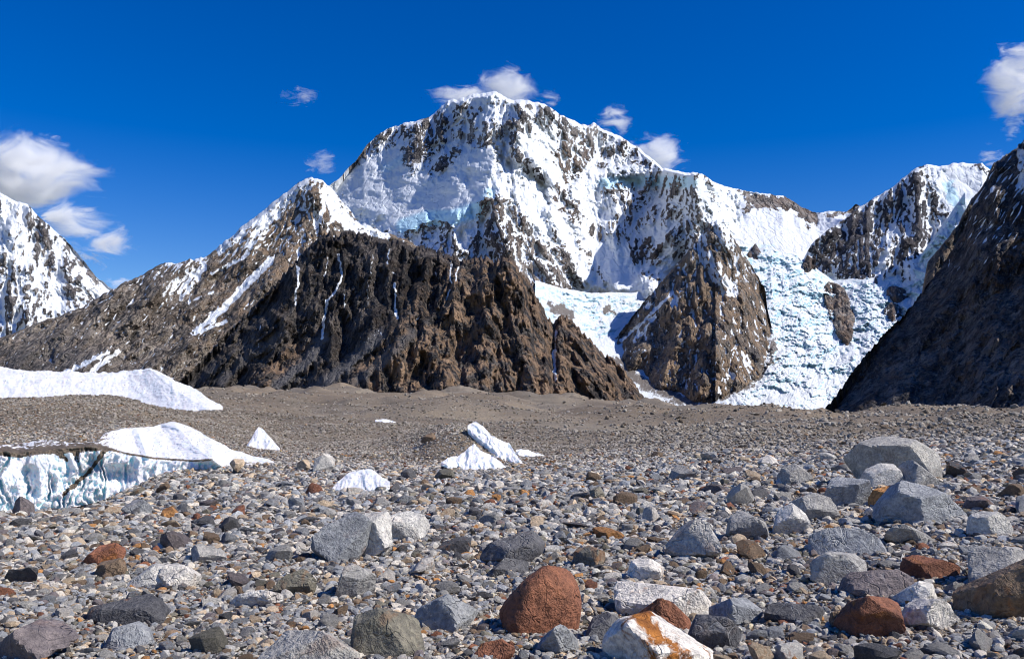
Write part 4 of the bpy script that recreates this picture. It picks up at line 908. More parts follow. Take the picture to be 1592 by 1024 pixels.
# ------------------------------------------------------------------ hand-placed boulders (outline in the photograph, then real size and place)
# (name, tint, rust, veins, level, short name, label, outline)
BL = [
 ('boulder', 'rusty red', .1, 0, 5, 'the big red-brown boulder', 'big red-brown rounded boulder standing near the bottom centre', [(772, 987), (773, 950), (798, 918), (832, 886), (860, 879), (888, 902), (904, 935), (903, 975), (885, 993), (800, 994)]),
 ('boulder', 'olive grey', .25, 0, 5, 'the domed olive boulder', 'domed olive-grey boulder at the bottom edge left of the red-brown one', [(548, 1010), (553, 965), (588, 946), (615, 955), (645, 985), (662, 1018), (640, 1030), (560, 1030)]),
 ('boulder', 'whitish', 1.3, 0, 5, 'the orange-stained white boulder', 'white boulder with bright orange staining cut by the bottom edge', [(930, 1045), (943, 995), (972, 964), (992, 960), (1040, 979), (1100, 1015), (1110, 1045)]),
 ('boulder', 'whitish', .5, 0, 4, 'the flat white slab', 'flat-topped white slab with rusty rim right of the red-brown boulder', [(953, 948), (954, 913), (985, 907), (1040, 911), (1095, 925), (1107, 938), (1104, 955), (1040, 968), (960, 965)]),
 ('boulder', 'rusty red', .2, 0, 4, 'the pinkish boulder', 'rounded pinkish boulder tucked between the two white slabs', [(985, 988), (994, 952), (1018, 936), (1048, 940), (1070, 960), (1076, 988)]),
 ('boulder', 'rusty red', .8, 0, 5, 'the rust-coloured cube', 'blocky rust-orange boulder low on the right side', [(1312, 985), (1314, 955), (1335, 932), (1372, 929), (1398, 942), (1403, 972), (1388, 996), (1330, 996)]),
 ('boulder', 'brown', .35, 0, 5, 'the dark boulder at the right edge', 'large dark brown boulder cut by the right edge of the view', [(1497, 955), (1500, 918), (1540, 893), (1610, 872), (1650, 900), (1640, 965), (1530, 966)]),
 ('boulder', 'grey', .05, .4, 4, 'the mottled right-edge boulder', 'mottled grey boulder just behind the dark one at the right edge', [(1505, 905), (1508, 872), (1548, 851), (1585, 858), (1598, 885), (1590, 915), (1520, 918)]),
 ('boulder', 'grey', .08, .8, 5, 'the broad slab boulder', 'broad upright grey slab, the tallest rock of the right-hand boulder group', [(1335, 745), (1332, 692), (1352, 683), (1385, 679), (1428, 687), (1460, 706), (1463, 738), (1440, 757), (1350, 757)]),
 ('boulder', 'grey', .0, .9, 4, 'the pointed boulder', 'pointed pale-veined grey boulder leaning before the broad upright slab', [(1403, 754), (1410, 735), (1422, 716), (1440, 730), (1458, 748), (1448, 762), (1415, 762)]),
 ('boulder', 'pale grey', .15, .3, 4, 'the small block before the slab', 'small pale block at the left foot of the broad upright slab', [(1345, 755), (1348, 735), (1372, 722), (1393, 724), (1403, 742), (1395, 760), (1360, 762)]),
 ('boulder', 'blue-grey', .0, .7, 5, 'the wedge-shaped blue-grey boulder', 'wedge-shaped blue-grey boulder with a flat sunlit top in the right-hand group', [(1360, 806), (1378, 775), (1402, 752), (1425, 752), (1470, 775), (1494, 795), (1492, 815), (1440, 822), (1380, 822)]),
 ('boulder', 'blue-grey', .05, .6, 4, 'the square grey boulder', 'square grey boulder left of the small orange-brown rock', [(1280, 772), (1292, 747), (1318, 742), (1350, 754), (1353, 778), (1335, 792), (1292, 788)]),
 ('boulder', 'orange', .5, 0, 4, 'the orange-brown rock', 'small orange-brown rock wedged between two grey boulders on the right', [(1353, 786), (1366, 763), (1388, 757), (1394, 766), (1380, 788), (1362, 792)]),
 ('boulder', 'pale grey', .0, .9, 4, 'the veined leaning rock', 'veined pale rock leaning left of the square grey boulder', [(1200, 830), (1208, 803), (1232, 784), (1252, 798), (1253, 830), (1230, 836)]),
 ('boulder', 'grey', .1, .3, 4, 'the domed grey rock', 'domed grey rock behind the veined leaning rock', [(1234, 800), (1240, 776), (1265, 766), (1288, 774), (1293, 798), (1270, 812)]),
 ('boulder', 'blue-grey', .0, .9, 4, 'the low blue-grey boulder', 'low blue-grey boulder with white veins on the right', [(1256, 852), (1260, 832), (1288, 822), (1330, 824), (1345, 842), (1335, 862), (1280, 866)]),
 ('boulder', 'blue-grey', .05, .2, 4, 'the squat blue boulder', 'squat blue rock on the right shoulder of the low veined boulder', [(1335, 855), (1338, 836), (1355, 828), (1368, 840), (1366, 858), (1350, 864)]),
 ('boulder', 'grey', .0, .3, 4, 'the round layered boulder', 'round layered grey boulder in front of the low veined one', [(1261, 900), (1262, 872), (1288, 858), (1325, 862), (1350, 876), (1345, 902), (1290, 914)]),
 ('boulder', 'purple-grey', .0, .3, 4, 'the purple-grey boulder', 'broad purple-grey boulder above the rust-orange block', [(1308, 920), (1314, 899), (1345, 888), (1395, 889), (1413, 914), (1392, 934), (1330, 932)]),
 ('boulder', 'pale grey', .1, .5, 4, 'the pale rock beside the purple one', 'pale jagged rock at the right end of the purple-grey boulder', [(1400, 942), (1408, 918), (1430, 904), (1450, 910), (1455, 930), (1430, 948)]),
 ('boulder', 'blue-grey', .2, .5, 5, 'the big pale left-centre boulder', 'big blue-grey boulder with a light sunlit face left of centre', [(498, 868), (505, 828), (535, 803), (560, 799), (578, 815), (570, 850), (548, 875), (510, 878)]),
 ('boulder', 'pale grey', .25, .3, 5, 'the white-faced boulder left of centre', 'angular white-faced boulder joined to the blue-grey one left of centre', [(540, 872), (546, 830), (566, 800), (598, 797), (608, 815), (606, 850), (575, 872)]),
 ('boulder', 'pale grey', .1, .6, 4, 'the flat boulder behind the pair', 'low flat-topped grey boulder behind the left-centre pair', [(600, 835), (602, 803), (630, 796), (658, 803), (664, 828), (640, 845)]),
 ('boulder', 'grey', .25, .2, 4, 'the triangular grey boulder', 'triangular grey boulder right of centre with a steep right face', [(1033, 865), (1042, 838), (1078, 808), (1096, 814), (1106, 858), (1070, 872)]),
 ('boulder', 'grey', .1, .4, 4, 'the humped grey boulder', 'humped grey boulder between the triangular one and the veined leaning rock', [(1128, 836), (1136, 806), (1160, 797), (1190, 812), (1196, 836), (1160, 844)]),
 ('boulder', 'dark grey', .1, .5, 5, 'the long dark boulder', 'long dark boulder with a pale right end, above the red-brown boulder', [(745, 876), (758, 852), (798, 832), (826, 829), (846, 850), (835, 866), (775, 882)]),
 ('boulder', 'dark grey', .0, .5, 4, 'the flat dark rock', 'flat blackish rock lying below the long dark boulder', [(758, 890), (775, 876), (815, 870), (822, 886), (792, 897)]),
 ('boulder', 'olive grey', .5, .1, 4, 'the mossy-brown rock', 'brownish olive rock right above the red-brown boulder', [(893, 878), (898, 858), (922, 850), (941, 858), (943, 876), (920, 884)]),
 ('boulder', 'blue-grey', .05, .4, 4, 'the blue boulder beside the red-brown one', 'faceted blue-grey boulder immediately left of the red-brown boulder', [(640, 972), (652, 945), (688, 927), (716, 934), (729, 960), (718, 984), (672, 984)]),
 ('boulder', 'rusty red', .5, 0, 4, 'the left rust-red rock', 'rust-red rock with a bright orange end in the left foreground', [(132, 870), (148, 853), (180, 847), (196, 856), (186, 876), (150, 884)]),
 ('boulder', 'brown', .5, 0, 4, 'the dark rock under the rust-red one', 'dark brown rock directly below the rust-red rock on the left', [(146, 896), (154, 876), (186, 868), (198, 884), (188, 899), (160, 902)]),
 ('boulder', 'pale grey', .05, .4, 4, 'the pale left-hand boulder', 'pale grey boulder left half of the white pair in the left foreground', [(198, 914), (216, 893), (240, 878), (262, 882), (262, 912), (220, 920)]),
 ('boulder', 'whitish', .25, .2, 4, 'the white pyramid rock', 'white pyramid-shaped rock, right half of the white pair in the left foreground', [(246, 916), (256, 878), (282, 880), (308, 893), (300, 914), (270, 919)]),
 ('boulder', 'dark grey', .3, .2, 4, 'the long dark left boulder', 'long low dark boulder in the left foreground with a tan right end', [(134, 970), (140, 946), (178, 935), (240, 934), (266, 946), (245, 962), (175, 980)]),
 ('boulder', 'purple-grey', .1, .2, 4, 'the purple corner boulder', 'dark purple boulder in the bottom left corner', [(-10, 1030), (8, 995), (45, 970), (95, 984), (118, 998), (70, 1016), (20, 1034)]),
 ('boulder', 'blue-grey', .05, .4, 4, 'the blue boulder near the left corner', 'small blue-grey boulder between the corner boulder and long dark one', [(170, 1000), (178, 976), (205, 969), (232, 980), (240, 1000), (205, 1012)]),
 ('boulder', 'grey', .25, .3, 5, 'the bottom slab', 'broad grey slab cut by the bottom edge left of the domed olive boulder', [(400, 1045), (425, 1000), (478, 981), (505, 984), (552, 1012), (560, 1045)]),
 ('boulder', 'pale grey', .15, .2, 4, 'the bread-shaped rock', 'low bread-shaped pale rock in the left-centre foreground', [(368, 940), (380, 925), (410, 918), (442, 924), (440, 940), (400, 948)]),
 ('boulder', 'olive grey', .35, .2, 4, 'the brownish block', 'brownish-grey block right of the low bread-shaped rock', [(432, 922), (446, 896), (472, 884), (490, 900), (492, 924), (460, 930)]),
 ('boulder', 'grey', .2, .4, 4, 'the cracked grey rock', 'cracked grey rock below the big blue-grey pair left of centre', [(524, 925), (534, 892), (556, 880), (584, 894), (582, 922), (550, 932)]),
 ('boulder', 'dark grey', .05, .5, 4, 'the dark boulder beside the pinkish one', 'dark angular boulder right of the rounded pinkish boulder', [(1064, 1000), (1082, 966), (1108, 957), (1150, 980), (1158, 1002), (1100, 1014)]),
 ('boulder', 'blue-grey', .0, .5, 4, 'the blue rock behind the flat white slab', 'blue-grey rock beyond the dark angular boulder, right of the flat white slab', [(1106, 966), (1116, 938), (1152, 929), (1180, 944), (1180, 966), (1136, 974)]),
 ('boulder', 'dark grey', .1, .6, 4, 'the black-veined rock', 'dark veined rock left of the rust-orange block', [(1186, 962), (1195, 943), (1230, 938), (1280, 946), (1276, 968), (1230, 974)]),
 ('boulder', 'brown', .6, 0, 4, 'the tan wedge', 'tan wedge touching the left side of the rust-orange block', [(1290, 972), (1292, 952), (1316, 946), (1326, 962), (1316, 980)]),
 ('boulder', 'whitish', .0, .4, 4, 'the cracked white boulder', 'cracked white boulder right of the rust-orange block', [(1403, 972), (1412, 945), (1440, 931), (1470, 940), (1482, 965), (1450, 984)]),
 ('boulder', 'rusty red', .5, 0, 4, 'the broken red rock', 'broken reddish-brown rock above the cracked white boulder', [(1402, 890), (1412, 870), (1445, 866), (1468, 880), (1452, 900), (1420, 904)]),
 ('boulder', 'grey', .0, .4, 4, 'the low slab under the wedge', 'low grey slab just in front of the wedge-shaped blue-grey boulder', [(1372, 840), (1385, 824), (1415, 818), (1440, 830), (1435, 846), (1400, 850)]),
 ('boulder', 'pale grey', .15, .3, 4, 'the pale block at the far right', 'pale rounded block near the right edge beyond the mottled boulder', [(1502, 830), (1512, 802), (1540, 795), (1568, 810), (1565, 832), (1530, 838)]),
 ('boulder', 'purple-grey', .25, 0, 4, 'the pinkish stone by the wedge', 'pinkish stone right of the wedge-shaped blue-grey boulder', [(1495, 792), (1504, 775), (1530, 772), (1545, 784), (1535, 796)]),
 ('boulder', 'grey', .05, .4, 4, 'the lone mid boulder', 'grey boulder standing alone left of the right-hand boulder group', [(1213, 752), (1219, 730), (1238, 722), (1254, 732), (1258, 750), (1235, 757)]),
 ('boulder', 'grey', .1, .3, 4, 'the small far grey block', 'small grey block in the centre-right middle distance', [(1040, 748), (1048, 732), (1066, 726), (1080, 736), (1080, 749)]),
 ('boulder', 'pale grey', .1, .5, 4, 'the pale mid-distance block', 'pale angular block with a bright left face beyond the round snow patch', [(487, 735), (490, 714), (508, 704), (520, 714), (520, 736)]),
 ('boulder', 'tan', .3, 0, 4, 'the tan rock beyond the snow patch', 'small tan rock beside the pale angular block beyond the snow patch', [(460, 731), (463, 719), (474, 714), (482, 722), (480, 732)]),
 ('boulder', 'tan', .3, 0, 4, 'the balanced rock', 'tan oval rock balanced on a dark stone before the snow slope', [(357, 720), (362, 714), (370, 713), (378, 716), (380, 722), (373, 729), (364, 729)]),
 ('boulder', 'dark grey', .1, 0, 3, 'the pedestal stone', 'dark pedestal stone under the tan balanced rock', [(359, 737), (363, 729), (372, 728), (377, 737)]),
 ('boulder', 'orange', .3, 0, 4, 'the bright orange stone', 'bright orange stone in the left stone field', [(247, 806), (252, 794), (268, 790), (278, 798), (270, 808)]),
 ('boulder', 'blue-grey', .05, .4, 4, 'the blue stone with orange top', 'blue-grey boulder with a tan cap in the left stone field', [(194, 797), (200, 782), (218, 776), (236, 786), (236, 800), (212, 804)]),
 ('boulder', 'purple-grey', .1, .1, 4, 'the dark stone by the ice', 'dark purple rounded boulder touching the foot of the ice cliff at far left', [(20, 797), (25, 780), (38, 774), (50, 784), (54, 800), (34, 804)]),
 ('boulder', 'brown', .3, 0, 4, 'the dark brown hill rock', 'dark brown rock on the hillside left of the ice fins', [(655, 686), (662, 676), (672, 673), (678, 684), (670, 689)]),
 ('boulder', 'brown', .4, 0, 4, 'the far tan hill rock', 'lone flat brown rock in the far centre of the gravel plain', [(1012, 709), (1020, 702), (1030, 703), (1030, 710), (1018, 712)]),
 ('boulder', 'olive grey', .2, .1, 4, 'the olive rock in the middle', 'olive-grey rock in the centre of the stone field next to a black one', [(912, 776), (920, 762), (932, 757), (940, 768), (936, 778)]),
 ('boulder', 'dark grey', .0, 0, 4, 'the black rock in the middle', 'blackish rock in the centre of the stone field left of the olive one', [(888, 778), (892, 768), (906, 766), (912, 776), (900, 780)]),
 ('boulder', 'whitish', .25, .2, 4, 'the creamy block', 'creamy white block with a dark left side, right of the red-brown boulder top', [(975, 902), (985, 876), (1010, 870), (1030, 880), (1028, 900), (1000, 908)]),
 ('boulder', 'rusty red', .7, 0, 4, 'the orange-red patch rock', 'flat orange-brown rock below the red-brown boulder at the bottom', [(740, 1020), (752, 1000), (780, 994), (800, 1008), (795, 1024), (760, 1030)]),
 ('boulder', 'blue-grey', .0, .7, 4, 'the blue rock at the red boulder foot', 'pointed blue-grey rock at the lower right foot of the red-brown boulder', [(832, 1010), (850, 985), (872, 972), (890, 985), (897, 1008), (865, 1020)]),
 ('boulder', 'dark grey', .1, .4, 4, 'the dark rock beside the orange-stained boulder', 'dark rock between the blue foot rock and orange-stained white boulder', [(910, 990), (920, 968), (948, 955), (966, 962), (952, 985), (925, 998)]),
]
def hull(pts):
    pts = sorted(set(pts)); 
    def half(p):
        h = []
        for q in p:
            while len(h) >= 2 and (h[-1][0] - h[-2][0]) * (q[1] - h[-2][1]) - (h[-1][1] - h[-2][1]) * (q[0] - h[-2][0]) <= 0: h.pop()
            h.append(q)
        return h[:-1]
    return half(pts) + half(pts[::-1])
placed = []                                    # (px, py, radius px, x, y, radius m, short name)
def boulder(row, idx):
    name, tint, rust, veins, lvl, short, label, poly = row
    rs = np.random.RandomState(1000 + idx)
    pts = np.array(hull(poly), float)
    x0, x1 = pts[:, 0].min(), pts[:, 0].max(); y0, y1 = pts[:, 1].min(), pts[:, 1].max()
    uc, vc = (x0 + x1) / 2, (y0 + y1) / 2
    dg = hit(uc, y1 - .06 * (y1 - y0))
    if short == 'the balanced rock': dg = hit(uc, 737) - .1
    m = dg / FPX
    w = (x1 - x0) * m; dep = w * rs.uniform(.6, .8)
    yc = dg + dep * .42
    m = yc / FPX
    L = np.stack([(pts[:, 0] - uc) * m, -(pts[:, 1] - vc) * m], -1)      # x, z of the outline
    Nn, Of = [], []
    for a, b in zip(L, np.roll(L, -1, 0)):
        e = b - a; n = np.array([-e[1], e[0]]) if False else np.array([e[1], -e[0]])
        n = n / (np.linalg.norm(n) + 1e-9)
        if n @ a < 0: n = -n
        ty = rs.uniform(-.6, .6)
        Nn.append([n[0], ty, n[1]]); Of.append(max(n @ a, .05 * w))
    R = dep / 2
    for k in range(6 if 'round' not in label and 'domed' not in label else 12):   # facets towards the viewer and away
        s = -1 if k % 2 == 0 else 1
        a = rs.uniform(-1, 1); c = rs.uniform(-.7, .9)
        v = np.array([a, s * 1.0, c]); v /= np.linalg.norm(v)
        ext = abs(v[0]) * w * .5 + abs(v[1]) * R + abs(v[2]) * (y1 - y0) * m * .5
        Nn.append(v); Of.append(ext * rs.uniform(.5, .76))
    Nn = np.array(Nn); Of = np.array(Of)
    Of = Of / np.linalg.norm(Nn, axis=1); Nn = Nn / np.linalg.norm(Nn, axis=1, keepdims=True)
    d, f = ICO[lvl]
    pw = 70 if short != 'the big red-brown boulder' else 10
    r = star(d, Nn, Of, pw)
    for k in range(1):                                          # chips knocked off corners and edges
        cd = d[rs.choice(len(d), 3, p=(r ** 6) / (r ** 6).sum())] + rs.normal(0, .2, (3, 3)); cd /= np.linalg.norm(cd, axis=1, keepdims=True)
        sup = (d * r[:, None]) @ cd.T
        r = np.minimum(r, star(d, cd, sup.max(0) * rs.uniform(.86, .96, 3), 90))
    v = d * r[:, None]
    q = v / w
    amp = .030 if lvl > 4 else .025
    v = v * (1 + amp * 1.2 * noise3(q, 5, idx) + amp * .8 * (1 - 2 * np.abs(noise3(q, 11, idx + 5))) * (1.0 if 'big red' in short else .7) + amp * .5 * noise3(q, 27, idx + 9))[:, None]
    dx, dz = ray(uc, vc)
    loc = (float(dx) * yc, yc, EYE + float(dz) * yc)
    o = mesh_obj(name, v, f, m_rock, True)
    try: o.data.set_sharp_from_angle(angle=math.radians(24))
    except Exception: pass
    o.location = loc
    t = np.array(TINTS[tint][0]) * rs.uniform(.88, 1.12)
    o['tint'] = [float(a) for a in t]; o['rust'] = float(rust); o['veins'] = float(veins)
    sc = 1.0 / w
    prop(o, label, 'boulder')
    placed.append((uc, y1, (x1 - x0) / 2, loc[0], loc[1], w / 2, short, vc, y0))
    return o
for i, row in enumerate(BL): boulder(row, i)
print('boulders', time.time() - T0)
# ------------------------------------------------------------------ loose stones: the 230 or so largest one by one, the rest as one mass
rs = np.random.RandomState(7)
KINDS = []                                      # (word, mesh)
for k in range(24):
    kind = ('angular', 'blocky', 'flat', 'rounded')[k % 4]
    v, f = rand_rock(rs, 3, {'rounded': 1.0}.get(kind, 0.), {'blocky': 7, 'flat': 9, 'rounded': 16}.get(kind, 11), {'flat': .34, 'blocky': .68, 'rounded': .6}.get(kind))
    me = mesh_obj('stone', v, f, m_rock, True)
    me.data.set_sharp_from_angle(angle=math.radians(22))
    KINDS.append((kind, me.data)); bpy.data.objects.remove(me)
used = set()
def stone_label(tw, kw, px, py, size):
    cand = sorted(placed, key=lambda p: math.hypot((p[0] - px), (p[7] - py) * 1.6) - p[2])
    for sizew in (['small'] if size < 22 else ['medium-sized']) + ['']:
        for p in cand[:9]:
            dx, dy = px - p[0], py - p[7]
            gap = math.hypot(dx, dy * 1.6) - p[2]
            far = gap > 45
            if abs(dx) > abs(dy) * 1.5: rel = 'left of' if dx < 0 else 'right of'
            elif abs(dx) > abs(dy) * .6: rel = ('in front and ' if dy > 0 else 'behind and ') + ('left of' if dx < 0 else 'right of')
            else: rel = 'in front of' if dy > 0 else 'behind'
            rel = ('some way ' if far else 'just ') + rel
            l = ' '.join(f'{sizew} {tw} {kw} stone {rel} {p[6]}'.split())
            if l not in used and 4 <= len(l.split()) <= 16:
                used.add(l); return l
    l = f'{tw} {kw} stone in the field'; return l
tries = 0; made = []
R_ = random.Random(11)
SZ = []
while len(made) < 262 and tries < 60000:
    tries += 1
    px = R_.uniform(-10, 1602); py = 742 + 290 * R_.random() ** .75
    if px < 210 and py < 800: continue
    if px < 330 and py < 762: continue
    if 1090 < px and R_.random() < .35: py = R_.uniform(712, 860)
    if px < 1000 and R_.random() < .22: px = R_.uniform(1090, 1600)
    s = 24 + 50 * R_.random() ** 1.4 * (.25 + .75 * min(1, max(0, (py - 740) / 200)))
    if px > 1090: s *= 1.38
    s = min(s, 72)
    if py - s * .5 < 700: continue
    ok = True
    for q in placed:
        if abs(px - q[0]) < q[2] * .96 + s * .45 and q[8] - s * .1 < py < q[1] + s * .42: ok = False; break
    if ok:
        for q in made:
            if math.hypot(px - q[0], (py - q[1]) * 1.5) < (s + q[2]) * .45: ok = False; break
    if not ok: continue
    made.append((px, py, s))
for i, (px, py, s) in enumerate(made):
    kw, me = KINDS[R_.randrange(24)]
    tw = TN[rs.choice(len(TN), p=TP)]
    d = hit(px, py)
    dx, _ = ray(px, py)
    y = d; x = float(dx) * y
    r = s / FPX * d / 2
    z = float(ground(x, y))
    o = bpy.data.objects.new('stone', me); COL.objects.link(o)
    o.location = (x, y, z + r * R_.uniform(.16, .34)); o.scale = (r, r, r)
    o.rotation_euler = (R_.uniform(-.35, .35), R_.uniform(-.35, .35), R_.uniform(0, 6.28))
    t = TINTS[tw][0]; kf = R_.uniform(.82, 1.18)
    o['tint'] = [t[0] * kf, t[1] * kf, t[2] * kf]; o['rust'] = R_.choice([0, 0, .1, .5]); o['veins'] = R_.choice([0, .2, .6])
    prop(o, stone_label(tw, kw, px, py - s * .3, s), 'stone', 'loose stones lying between the boulders')
print('stones', len(made), time.time() - T0)

proto = bpy.data.collections.new('stone_shapes')            # shapes only, not linked to the scene
PR = []
for k in range(20):
    lvl = 2
    kind = ('angular', 'blocky', 'flat', 'rounded')[k % 4]
    v, f = rand_rock(rs, lvl, 1. if k in (3, 11) else 0., {'blocky': 6, 'flat': 7}.get(kind, 8), {'flat': .32, 'rounded': .55}.get(kind))
    me = mesh_obj('shape', v, f, m_stone, False)
    COL.objects.unlink(me); me.name = 'shape_%02d' % k; proto.objects.link(me)
P, SC, RO, IX, TI, RU = [], [], [], [], [], []
def scatter(size, d0, d1, cover, seed, tmax=.66, spread=.45):
    r = np.random.RandomState(seed)
    area = tmax * (d1 * d1 - d0 * d0)
    n = int(cover * area / (size * size * .62))
    y = np.sqrt(r.uniform(d0 * d0, d1 * d1, n)); t = r.uniform(-tmax, tmax, n); x = t * y
    # patchy cover
    dens = .58 + .75 * fbm(x / 2.2, y / 2.2, 3, seed) + .5 * fbm(x / 12, y / 12, 2, seed + 5)
    keep = r.uniform(size=n) < dens
    s = size * np.exp(r.normal(0, spread, n)) 
    app = s / y * FPX
    s = np.where(app > 24, 24 / FPX * y * r.uniform(.6, 1, n), s)
    lim = 24 - 18 * sstep(17, 45, y) * (1 - .5 * sstep(700, 1300, 796 + x / y * FPX))
    s = np.minimum(s, lim / FPX * y * r.uniform(.5, 1, n)); keep &= app > 1.1
    keep &= r.uniform(size=n) < 1 - .35 * sstep(22, 60, y)
    x, y, s = x[keep], y[keep], s[keep]; n = len(x)
    z = ground(x, y) + s * r.uniform(.05, .2, n)
    P.append(np.stack([x, y, z], -1)); SC.append(s / 2)
    RO.append(np.stack([r.normal(0, .35, n), r.normal(0, .35, n), r.uniform(0, 6.28, n)], -1)); IX.append(r.randint(0, 20, n))
    k = r.choice(len(TN), n, p=TP)
    # farther out the debris is browner
    c = TC[k] * np.exp(r.normal(0, .22, (n, 1)))
    br = sstep(25, 70, y)[:, None] * .75
    c = c * (1 - br) + c.mean(1, keepdims=True) * np.array([1.18, .98, .72]) * br
    cap = .62 - .30 * sstep(25, 60, y)[:, None]; c = np.minimum(c, cap * np.array([1.1, .98, .82]))
    TI.append(c); RU.append(r.choice([0, 0, 0, .35], n))
    return n
cnt = [scatter(.018, 4.2, 12, .42, 31, .9), scatter(.034, 4.2, 22, .42, 32, .85), scatter(.06, 4.5, 38, .40, 33, .8, spread=.5), scatter(.10, 4.5, 62, .46, 34, .75, spread=.5), scatter(.17, 5.5, 30, .62, 35, .75, spread=.3), scatter(.17, 28, 95, .3, 45, .7), scatter(.27, 9, 30, .34, 46, .72, spread=.25), scatter(.12, 5, 16, .4, 47, .8, spread=.3), scatter(.30, 20, 190, .10, 36), scatter(.55, 45, 330, .06, 37), scatter(1.1, 110, 600, .035, 38)]
P = np.concatenate(P); SC = np.concatenate(SC); RO = np.concatenate(RO); IX = np.concatenate(IX); TI = np.concatenate(TI); RU = np.concatenate(RU)
print('scatter', cnt, len(P), time.time() - T0)
me = bpy.data.meshes.new('scattered_stones')
me.vertices.add(len(P)); me.vertices.foreach_set('co', P.astype(np.float32).ravel())
def setattr_(nm, typ, key, arr):
    a = me.attributes.new(nm, typ, 'POINT'); a.data.foreach_set(key, np.ascontiguousarray(arr).ravel())
setattr_('size', 'FLOAT', 'value', SC.astype(np.float32)); setattr_('turn', 'FLOAT_VECTOR', 'vector', RO.astype(np.float32))
setattr_('shape', 'INT', 'value', IX.astype(np.int32)); setattr_('tint', 'FLOAT_VECTOR', 'vector', TI.astype(np.float32)); setattr_('rust', 'FLOAT', 'value', RU.astype(np.float32))
so = bpy.data.objects.new('scattered_stones', me); COL.objects.link(so)
prop(so, kind='stuff')
ng = bpy.data.node_groups.new('stone_cover', 'GeometryNodeTree')
ng.interface.new_socket('Geometry', in_out='INPUT', socket_type='NodeSocketGeometry')
ng.interface.new_socket('Geometry', in_out='OUTPUT', socket_type='NodeSocketGeometry')
gi = ng.nodes.new('NodeGroupInput'); go = ng.nodes.new('NodeGroupOutput')
m2p = ng.nodes.new('GeometryNodeMeshToPoints'); iop = ng.nodes.new('GeometryNodeInstanceOnPoints')
ci = ng.nodes.new('GeometryNodeCollectionInfo'); ci.inputs[0].default_value = proto; ci.inputs[1].default_value = True; ci.inputs[2].default_value = True
def nattr(nm, typ):
    n = ng.nodes.new('GeometryNodeInputNamedAttribute'); n.data_type = typ; n.inputs[0].default_value = nm; return n.outputs[0]
L = ng.links.new
L(gi.outputs[0], m2p.inputs[0]); L(m2p.outputs[0], iop.inputs['Points']); L(ci.outputs[0], iop.inputs['Instance'])
iop.inputs['Pick Instance'].default_value = True
L(nattr('shape', 'INT'), iop.inputs['Instance Index']); L(nattr('turn', 'FLOAT_VECTOR'), iop.inputs['Rotation']); L(nattr('size', 'FLOAT'), iop.inputs['Scale'])
L(iop.outputs[0], go.inputs[0])
md = so.modifiers.new('stone_cover', 'NODES'); md.node_group = ng
print('done stones', time.time() - T0)
# ------------------------------------------------------------------ clouds
def cloud_mat(name, size, dens, thr, seed):
    m = bpy.data.materials.new(name); m.use_nodes = True
    t = m.node_tree; t.nodes.clear()
    N = NT.__new__(NT); N.m = m; N.t = t
    tc = N.n('ShaderNodeTexCoord').outputs['Object']               # -1..1 in the cloud's box
    ln = N.n('ShaderNodeVectorMath', operation='LENGTH', ins={0: tc}).outputs['Value']
    pos = N.n('ShaderNodeNewGeometry').outputs['Position']
    mp = N.n('ShaderNodeMapping', ins={'Vector': pos, 'Location': (seed * 731., 0, seed * 317.), 'Rotation': (0, .35, 0), 'Scale': (.6, 1, 1.3)}).outputs[0]
    n = N.noise(mp, 1 / size, 9, .72, .8).outputs[0]
    f = N.math('SUBTRACT', n, N.math('ADD', thr + .085, N.rng(ln, .25, 1.0, 0., .26)))
    d = N.math('MULTIPLY', N.math('MAXIMUM', N.math('MULTIPLY', f, 10.0), 0.0), dens)
    v = N.n('ShaderNodeVolumePrincipled', ins={'Color': (1, 1, 1, 1), 'Density': d, 'Anisotropy': 0.0})
    o = N.n('ShaderNodeOutputMaterial'); t.links.new(v.outputs[0], o.inputs['Volume'])
    return m
ico_v, ico_f = icosphere(3)
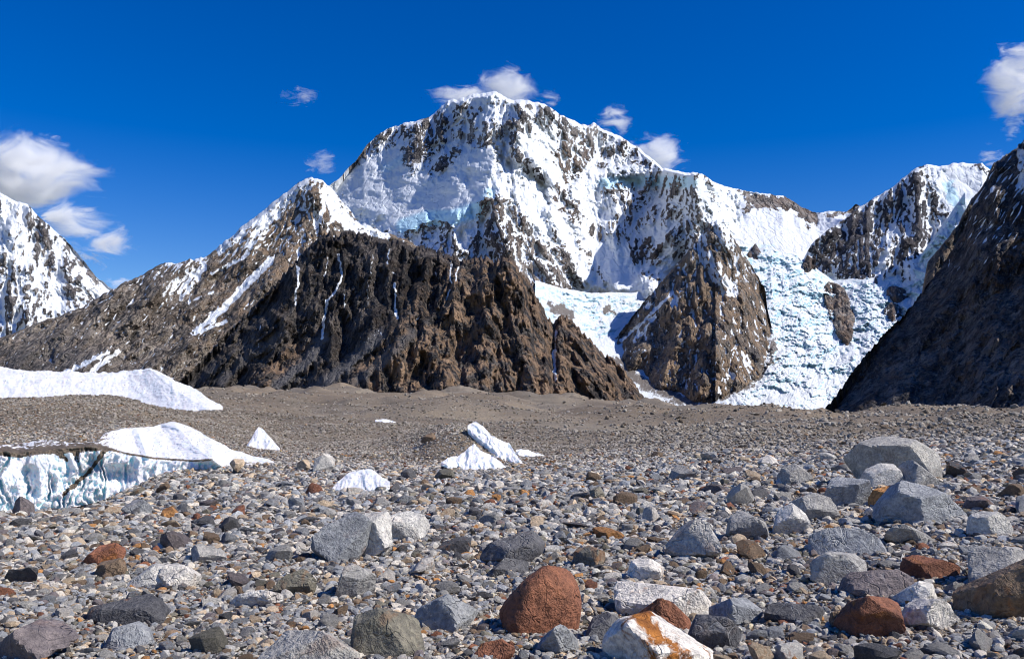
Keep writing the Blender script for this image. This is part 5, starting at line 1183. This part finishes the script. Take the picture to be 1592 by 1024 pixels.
CL = [(45, 275, 120, 62, 14500, .36, 'large soft white cloud bank at the left edge above the far pyramid mountain', 0),
      (130, 365, 85, 60, 14500, .39, 'thin wispy cloud trailing down to the right of the far pyramid mountain', .3),
      (180, 441, 34, 12, 12500, .40, 'low flat cloud sitting on the left brown ridge skyline', 0),
      (22, 345, 46, 32, 9600, .45, 'veil of mist drifting across the top of the far left mountain', 0),
      (462, 147, 40, 20, 11500, .42, 'faint small wisp alone in the blue sky upper left', 0),
      (500, 254, 30, 24, 11500, .40, 'small puff just above the saddle beside the brown peak', 0),
      (716, 150, 44, 18, 11200, .32, 'white cap cloud on the left end of the summit ridge', 0),
      (790, 140, 52, 30, 11500, .33, 'bright cloud rising directly behind the main summit', 0),
      (856, 153, 20, 16, 11500, .40, 'small puff right of the main summit', 0),
      (955, 190, 34, 34, 11500, .41, 'faint thin wisp over the right summit shoulder', 0),
      (1022, 240, 52, 32, 11500, .35, 'white cloud tucked behind the descending right-hand ridge', 0),
      (1580, 140, 62, 50, 9500, .34, 'bright ragged cloud at the upper right edge', 0),
      (1590, 95, 42, 34, 9500, .35, 'small torn cloud above the ragged one at the right edge', 0),
      (1573, 198, 22, 24, 9500, .40, 'little cloud halfway down the right edge', 0),
      (1541, 243, 26, 22, 11000, .38, 'puff touching the top of the right-hand snow peak', 0),
      (1415, 365, 55, 30, 7500, .50, 'thin mist hanging before the blue-grey wall of the right snow peak', .5)]
for i, (px, py, rx, ry, d, thr, lb, tilt) in enumerate(CL):
    dx, dz = ray(px, py)
    m = d / FPX
    o = mesh_obj('cloud', ico_v, ico_f, None, True)
    dens = .007
    sz = (rx * .5 + ry * .5) * m * .75
    o.data.materials.append(cloud_mat('cloud_vapour', sz, dens * (.35 if thr >= .44 else 1), thr, i + 1))
    o.location = (float(dx) * d, d, EYE + float(dz) * d)
    o.scale = (rx * m * 1.6, (rx + ry) * .5 * m, ry * m * 1.6)
    o.rotation_euler = (0, tilt, 0)
    prop(o, lb, 'cloud')
print('clouds', time.time() - T0)
